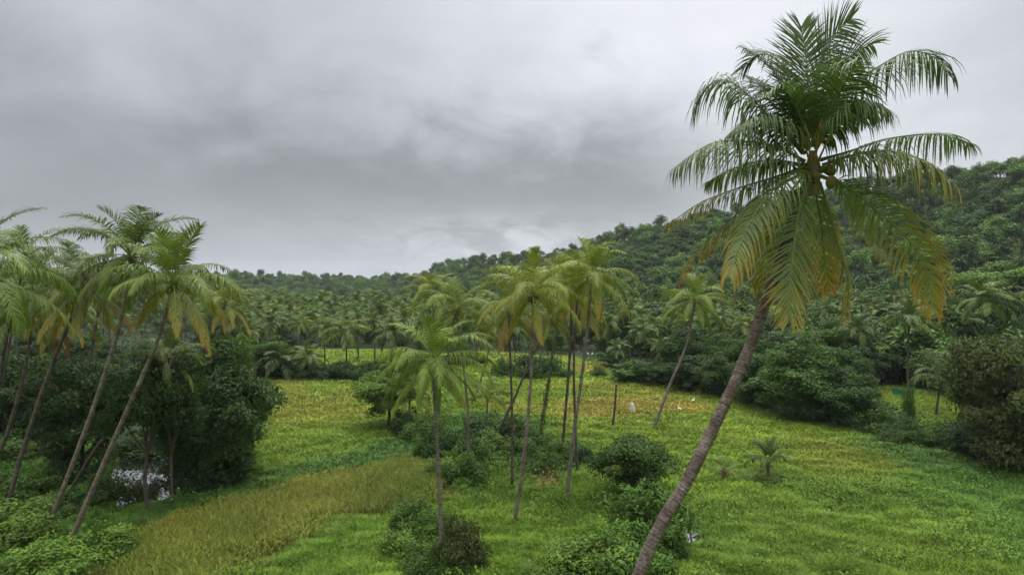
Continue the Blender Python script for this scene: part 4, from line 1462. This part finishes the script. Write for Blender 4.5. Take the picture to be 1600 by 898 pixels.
rs = np.random.RandomState(9)
cnt = 0
tries = 0
spots = []
while tries < 9000:
    tries += 1
    px = rs.uniform(-60, 1000) if tries % 3 else rs.uniform(340, 1000)
    by = rs.uniform(482, 548 if px > 340 else 510) if px < 700 else rs.uniform(486, 546)
    g = G(px, by)
    if g.y > 400 or not free(g.x, g.y, 5.6 + g.y * .006):
        continue
    spots.append((g.y, g.x))
spots.sort()
for i, (y, x) in enumerate(spots[:205]):
    far_palm(x, y, rs.uniform(4.5, 9.5) if y < 215 else rs.uniform(7, 12), rs.choice([0, 1, 3, 4, 0, 1, 3, 4, 2]), rs.uniform(.75, 1.4), rs.rand() * 6.28,
             grove_green(), 'coconut palm crowded into the far grove filling the valley below the hills', GP)
cnt = 0
tries = 0
while cnt < 48 and tries < 4000:
    tries += 1
    px = rs.uniform(940, 1680)
    by = rs.uniform(535, 600)
    g = G(px, by)
    if woods(np.array([g.x]), np.array([g.y]))[0] < .5 or not free(g.x, g.y, 8):
        continue
    cnt += 1
    far_palm(g.x, g.y, rs.uniform(6, 11.5), rs.choice([0, 1, 3, 4]), rs.uniform(.85, 1.1), rs.rand() * 6.28,
             grove_green(), 'coconut palm scattered among the trees at the foot of the right hill', 'coconut palms at the foot of the right hill')

# ------------------------------------------------------------------ hillside wood
def hill_spots(n, seed, f=0.0, cell=3.9):
    r = np.random.RandomState(seed)
    out, grid = [], set()
    u = r.uniform(-.95, .98, n)
    sk, rr, ff = (np.interp(800 + FPX * u, RID[:, 0], RID[:, k]) for k in (1, 2, 3))
    q = r.rand(n)
    y = np.sqrt((ff - 25) ** 2 + q * ((rr + 12) ** 2 - (ff - 25) ** 2))
    x = u * y
    k = woods(x, y) > .5
    x, y = x[k], y[k]
    for a, b in zip(x, y):
        c = (int(a // cell), int(b // cell))
        if c in grid or (vnoise(a, b, 11, 7) < .16):
            continue
        grid.add(c)
        out.append((a, b))
    return np.array(out)


hs = hill_spots(42000, 3)
# low wood between the grove and the far hill, thinner among the palms
q = np.random.RandomState(14)
gu = q.uniform(-.95, .15, 9000)
gy = np.sqrt(195 ** 2 + q.rand(9000) * (430 ** 2 - 195 ** 2))
gx = gu * gy
gk = (np.floor(gx / 6.5) * 7919 + np.floor(gy / 6.5)).astype(int)
_, first = np.unique(gk, return_index=True)
first = first[(woods(gx[first], gy[first]) > .5) & (q.rand(len(first)) < np.where(gu[first] < -.46, .9, .45))]
GROVE_FILL = len(first)
hs = np.vstack([hs, np.stack([gx[first], gy[first]], -1)])
hz = terrain(hs[:, 0], hs[:, 1])
dist = np.hypot(hs[:, 0], hs[:, 1])
order = np.argsort(dist)
# nearest right-hand slope: every tree its own object
own = [i for i in order if hs[i, 0] > 20 and i < len(hs) - GROVE_FILL][:120]
ownset = set(own)
lab_hill = {0: 'dark rounded tree in the wood on the right hillside', 1: 'mid green rounded tree in the wood on the right hillside', 2: 'deep green tree in the wood on the right hillside',
            3: 'bright green domed tree in the wood on the right hillside', 4: 'bluish green tree in the wood on the right hillside'}
for i in own:
    k = int(fbm(hs[i:i + 1, 0], hs[i:i + 1, 1], 25, 91)[0] * 9.9 + rs.randint(2)) % 5
    o = link('broadleaf_tree', HILLS[rs.randint(8)], None, (hs[i, 0], hs[i, 1], hz[i] - .4))
    s = rs.uniform(.75, 1.25) * (1.25 if dist[i] < 170 else 1.0)
    o.scale = (s * rs.uniform(.9, 1.15), s, s * rs.uniform(.8, 1.15))
    o.rotation_euler = (0, 0, rs.rand() * 6.28)
    o.color = (*HT[k], 1)
    tag(o, lab_hill[k], 'tree', lab_hill[k].replace('tree', 'trees', 1))


def scatter(name, idx, label):
    """far wood that reads as one mass: one object, its trees instanced on its points"""
    me = bpy.data.meshes.new(name)
    n = len(idx)
    me.vertices.add(n)
    co = np.stack([hs[idx, 0], hs[idx, 1], hz[idx] - .4], -1).astype(np.float32)
    me.vertices.foreach_set('co', co.ravel())
    r = np.random.RandomState(8)
    sv = (.5 + .85 * r.rand(n) ** 1.8) * (.8 + .5 * fbm(hs[idx, 0], hs[idx, 1], 14, 99)) * np.where(idx >= len(hs) - GROVE_FILL, .8, 1.0)
    for nm, ty, val in (('sc', 'FLOAT_VECTOR', np.stack([sv * r.uniform(.9, 1.2, n), sv, sv * r.uniform(.75, 1.1, n)], -1)),
                        ('ro', 'FLOAT_VECTOR', np.stack([np.zeros(n), np.zeros(n), r.rand(n) * 6.28], -1)),):
        a = me.attributes.new(nm, ty, 'POINT')
        a.data.foreach_set('vector', val.astype(np.float32).ravel())
    clump = fbm(hs[idx, 0], hs[idx, 1], 30, 95)
    pick = (r.randint(0, 8, n) + 8 * np.clip(((clump - .3) * 2.5 * 3).astype(int) + r.randint(-1, 2, n), 0, 2)).astype(np.int32)
    a = me.attributes.new('pk', 'INT', 'POINT')
    a.data.foreach_set('value', pick)
    o = link(name, me)
    pc = bpy.data.collections.new('far_wood_kinds')
    for t in range(3):
        for v in range(8):
            me2 = HILLS[v].copy()
            me2.materials[0] = M_FAR[t]
            q = bpy.data.objects.new('a%02d_far_wood_tree' % (t * 8 + v), me2)
            pc.objects.link(q)
    ng = bpy.data.node_groups.new(name, 'GeometryNodeTree')
    ng.interface.new_socket('Geometry', in_out='INPUT', socket_type='NodeSocketGeometry')
    ng.interface.new_socket('Geometry', in_out='OUTPUT', socket_type='NodeSocketGeometry')
    gi, go = ng.nodes.new('NodeGroupInput'), ng.nodes.new('NodeGroupOutput')
    ci = ng.nodes.new('GeometryNodeCollectionInfo')
    ci.inputs['Collection'].default_value = pc
    ci.inputs['Separate Children'].default_value = True
    ci.inputs['Reset Children'].default_value = True
    ip = ng.nodes.new('GeometryNodeInstanceOnPoints')
    ip.inputs['Pick Instance'].default_value = True

    def attr(nm, ty):
        q = ng.nodes.new('GeometryNodeInputNamedAttribute')
        q.data_type = ty
        q.inputs['Name'].default_value = nm
        return next(s for s in q.outputs if s.enabled and s.name == 'Attribute')

    ng.links.new(gi.outputs[0], ip.inputs['Points'])
    ng.links.new(ci.outputs[0], ip.inputs['Instance'])
    ng.links.new(attr('pk', 'INT'), ip.inputs['Instance Index'])
    ng.links.new(attr('ro', 'FLOAT_VECTOR'), ip.inputs['Rotation'])
    ng.links.new(attr('sc', 'FLOAT_VECTOR'), ip.inputs['Scale'])
    ng.links.new(ip.outputs[0], go.inputs[0])
    md = o.modifiers.new('wood', 'NODES')
    md.node_group = ng
    tag(o, label, 'wood', kind='stuff')


scatter('hill_forest', np.array([i for i in range(len(hs)) if i not in ownset]), 'dense dark green wood covering the far hills')

# understorey trees between the front row and the hill on the right, and under the grove
cnt = 0
for k in range(3000):
    px, by = rs.uniform(930, 1700), rs.uniform(548, 700)
    g = G(px, by)
    if cnt >= 60 or woods(np.array([g.x]), np.array([g.y]))[0] < .9 or (1325 < px < 1530 and by > 598) or not free(g.x, g.y, 5.0):
        continue
    if poly_dist(np.array([g.x]), np.array([g.y]), WOODS)[0] > -4:
        continue
    cnt += 1
    o = empty('broadleaf_tree', (g.x, g.y, 0), 'low tree filling the wood between the edge trees and the right hill', 'tree', 'low trees inside the right wood', rs.rand() * 6.28, rs.uniform(.9, 1.5))
    c, t = TREES[5 + rs.randint(5)]
    q = link('crown', c, o)
    q.color = (*TINTS[rs.choice(['dark', 'blue', 'leafy', 'leafy', 'light'])], 1)
    link('trunk', t, o)
for i, px in enumerate(np.linspace(415, 740, 15)):
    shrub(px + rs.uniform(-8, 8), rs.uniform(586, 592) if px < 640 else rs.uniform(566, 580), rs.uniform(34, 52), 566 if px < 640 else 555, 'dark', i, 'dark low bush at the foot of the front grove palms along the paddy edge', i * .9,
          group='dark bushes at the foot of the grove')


# the left bank behind the leaning palms: more palms over dark trees
cnt = 0
for k in range(4000):
    px, by = rs.uniform(-140, 400), rs.uniform(505, 640)
    g = G(px, by)
    if cnt >= 44 or poly_dist(np.array([g.x]), np.array([g.y]), WOODS)[0] > -2 or not free(g.x, g.y, 7) or (175 < px < 305 and by > 552):
        continue
    cnt += 1
    h = rs.uniform(13, 18.2) if px < 190 else rs.uniform(9, 15)
    far_palm(g.x, g.y, h, rs.choice([0, 1, 3, 4]), rs.uniform(.9, 1.2), rs.rand() * 6.28,
             grove_green(), 'coconut palm in the dense stand behind the leaning left palms', 'coconut palms of the left bank stand')
cnt = 0
for k in range(3000):
    px, by = rs.uniform(-140, 420), rs.uniform(560, 690)
    g = G(px, by)
    if cnt >= 46 or poly_dist(np.array([g.x]), np.array([g.y]), WOODS)[0] > -3 or not free(g.x, g.y, 4.5) or poly_dist(np.array([g.x]), np.array([g.y]), POND)[0] < 12:
        continue
    cnt += 1
    o = empty('broadleaf_tree', (g.x, g.y, 0), 'dark low tree filling the shade under the left palm stand', 'tree', 'low trees under the left palms', rs.rand() * 6.28, .55 if 165 < px < 315 else rs.uniform(.7, 1.1))
    c, t = TREES[5 + rs.randint(5)]
    q = link('crown', c, o)
    q.color = (*TINTS[rs.choice(['dark', 'dark', 'dark', 'leafy'])], 1)
    link('trunk', t, o)


cnt = 0
for k in range(3000):
    px, by = rs.uniform(330, 960), rs.uniform(515, 553)
    g = G(px, by)
    if cnt >= 46 or woods(np.array([g.x]), np.array([g.y]))[0] < .9 or not free(g.x, g.y, 4.0):
        continue
    cnt += 1
    o = empty('broadleaf_tree', (g.x, g.y, 0), 'low broad-leaved tree between the palms of the far grove', 'tree', 'low trees in the far grove', rs.rand() * 6.28, rs.uniform(.5, .95))
    c, t = TREES[5 + rs.randint(5)]
    q = link('crown', c, o)
    q.color = (*TINTS[rs.choice(['dark', 'leafy', 'olive'])], 1)
    link('trunk', t, o)


def undergrowth():
    n = 130000
    px = RNG.uniform(-150, 1720, n)
    py = RNG.uniform(470, 790, n)
    y = H * FPX / (py - HOR)
    x = (px - 800) / FPX * y
    k = (woods(x, y) > .75) & (poly_dist(x, y, POND) > .6) & (RNG.rand(n) < fbm(x, y, 4, 15) * 1.5)
    x, y = x[k], y[k]
    n = len(x)
    cl = fbm(x, y, 5, 17)
    z = terrain(x, y) + RNG.rand(n) * (.4 + 2.6 * np.clip(cl - .35, 0, 1) * 2)
    p = np.stack([x, y, z], -1)
    out = norm(RNG.normal(0, .5, (n, 3)) + np.array([0, 0, .7]))
    t = norm(np.cross(out, RNG.normal(0, 1, (n, 3))))
    b = np.cross(out, t)
    L = (.20 + .0032 * y * RNG.uniform(.7, 1.3, n))[:, None]
    V = np.stack([p - t * L * .5, p + b * L * .3, p + t * L * .5 - out * L * .1, p - b * L * .3], 1).reshape(-1, 3)
    mb = MB()
    mb.add(V, np.arange(n)[:, None] * 4 + np.arange(4)[None], np.repeat(np.stack([np.zeros(n), np.clip(cl * .6 + RNG.rand(n) * .4, 0, 1), np.zeros(n)], -1), 4, 0))
    o = mb.build('undergrowth', M_LEAF)
    o.color = (.026, .050, .011, 1)
    tag(o, 'leafy undergrowth on the floor of the woods and groves', 'undergrowth', kind='stuff')


undergrowth()

# ------------------------------------------------------------------ small things in the fields
def pole():
    b = G(957, 668)
    b.z = gz(b.x, b.y) - .1
    t = P(963, 600, b.y) - b
    o = MB()
    pl = spline([np.zeros(3), np.array(t) * .5 + np.array([.06, 0, 0]), np.array(t)], 24)
    trunk_geo(o, pl, .16, .12, ring=.4, flare=1.2)
    m = tag(o.build('bare_trunk', M_BARKD, smooth=True), 'bare dark trunk without a crown standing at the golden field', 'dead trunk')
    m.location = b


pole()


def egret(px, py, hpx, label, rz):
    b = G(px, py)
    b.z = gz(b.x, b.y) + .1
    hh = hpx / FPX * b.y
    o = empty('egret', b, label, 'bird', 'white egrets in the paddy', rz, hh / .85)
    mb = MB()
    body = spline([(-.30, 0, .38), (-.16, 0, .42), (.02, 0, .46), (.16, 0, .52), (.21, 0, .62), (.16, 0, .70), (.17, 0, .78), (.24, 0, .83), (.29, 0, .82)], 34)
    tube(mb, body, np.interp(np.linspace(0, 1, 34), [0, .1, .3, .45, .55, .7, .85, .93, 1], [.02, .07, .115, .085, .04, .032, .03, .04, .018]), 10, (.75, .75, .72))
    mb.build('body', M_PLAIN, o, True)
    mb = MB()
    tube(mb, [(.28, 0, .82), (.40, 0, .79)], [.014, .003], 6, (.5, .35, .04))
    mb.build('beak', M_PLAIN, o)
    for s in (-1, 1):
        mb = MB()
        tube(mb, [(.0, s * .04, .40), (.03, s * .04, .2), (.0, s * .04, -.1)], [.018, .011, .012], 6, (.03, .03, .03))
        mb.build('leg', M_PLAIN, o)


egret(1062, 644, 9, 'white egret standing at the right end of the golden strip', 2.6)
egret(1083, 630, 8, 'white egret nearest the right wood edge', .4)
egret(925, 557, 6, 'tiny white egret in the far paddy behind the tallest meadow palm', .2)
egret(919, 556, 5, 'smallest white egret, beside the one in the far paddy', 3.0)


def scarecrow():
    b = G(988, 648)
    b.z = gz(b.x, b.y)
    o = empty('scarecrow', b, 'white cloth hung on a stake in the golden field', 'scarecrow')
    mb = MB()
    tube(mb, [(0, 0, -.2), (.02, 0, 1.0), (-.05, 0, 1.75)], [.035, .03, .025], 6, (.08, .06, .04))
    tube(mb, [(-.35, 0, 1.32), (.35, .02, 1.26)], [.02, .02], 5, (.08, .06, .04))
    mb.build('stake', M_PLAIN, o)
    n, k = 20, 12
    th = np.linspace(0, 2 * math.pi, n, endpoint=False)
    V = []
    for j in range(k):
        t = j / (k - 1)
        rad = np.interp(t, [0, .12, .3, 1], [.05, .10, .24, .30]) * (1 + .22 * np.sin(th * 4 + t * 2) * t)
        V.append(np.stack([np.cos(th) * rad - .05 + t * .14, np.sin(th) * rad * .6, np.full(n, 1.74 - 1.25 * t) + .06 * np.sin(th * 3) * t], -1))
    V = np.vstack(V)
    i, j = np.meshgrid(np.arange(k - 1), np.arange(n), indexing='ij')
    F = np.stack([i * n + j, i * n + (j + 1) % n, (i + 1) * n + (j + 1) % n, (i + 1) * n + j], -1).reshape(-1, 4)
    mb = MB()
    mb.add(V, F, (.55, .52, .50))
    mb.build('cloth', M_PLAIN, o, True)


scarecrow()


def net_fence():
    """the green mesh screen at the back of the small right meadow"""
    a, b = G(1395, 616), G(1428, 618)
    o = empty('net_fence', a, 'green mesh screen at the back of the small right meadow', 'fence')
    d = np.array(b - a)
    n = 14
    V = []
    for i in range(n):
        t = i / (n - 1)
        p = d * t + np.array([0, .12 * math.sin(t * 17), 0])
        V += [p + np.array([0, 0, -.1]), p + np.array([0, 0, 0.9 + .2 * math.sin(t * 9)])]
    F = [[2 * i, 2 * i + 2, 2 * i + 3, 2 * i + 1] for i in range(n - 1)]
    mb = MB()
    mb.add(np.array(V), np.array(F), (.02, .16, .075))
    mb.build('netting', M_PLAIN, o, True)
    for t in (0, .5, 1):
        mb = MB()
        p = d * t + np.array([0, .1, 0])
        tube(mb, [p + np.array([0, 0, -.2]), p + np.array([0, 0, 1.5])], [.04, .035], 6, (.08, .06, .045))
        mb.build('post', M_PLAIN, o)


net_fence()


def ridge_mast():
    u = (919 - 800) / FPX
    y = 437.0
    x = u * y
    z = gz(x, y)
    top = P(919, 374, y).z
    mb = MB()
    tube(mb, [(0, 0, -1), (0, 0, top - z)], [.5, .35], 8, (.06, .06, .06))
    tube(mb, [(0, 0, top - z - 3.5), (0, 0, top - z - 1.2)], [.75, .75], 8, (.09, .09, .09))
    tag(mb.build('mast', M_PLAIN), 'thin dark mast standing on the ridge line of the right hill', 'mast').location = (x, y, z)


ridge_mast()


def haze():
    m = mat_new('haze_air')
    t = m.node_tree
    v = N(t, 'ShaderNodeVolumePrincipled')
    v.inputs['Color'].default_value = (.88, .93, 1.0, 1)
    v.inputs['Density'].default_value = HAZE
    v.inputs['Anisotropy'].default_value = 0.0
    out = N(t, 'ShaderNodeOutputMaterial')
    t.links.new(v.outputs[0], out.inputs['Volume'])
    x0, x1, y0, y1, z0, z1 = -4300, 4300, -4300, 4300, -200, 130
    V = [(x, y, z) for x in (x0, x1) for y in (y0, y1) for z in (z0, z1)]
    F = [[0, 1, 3, 2], [4, 6, 7, 5], [0, 4, 5, 1], [2, 3, 7, 6], [0, 2, 6, 4], [1, 5, 7, 3]]
    mb = MB()
    mb.add(V, F, (1, 1, 1))
    tag(mb.build('haze', m), 'thin humid air that pales the far hills', 'haze', kind='stuff')


HAZE = 0.00008
haze()
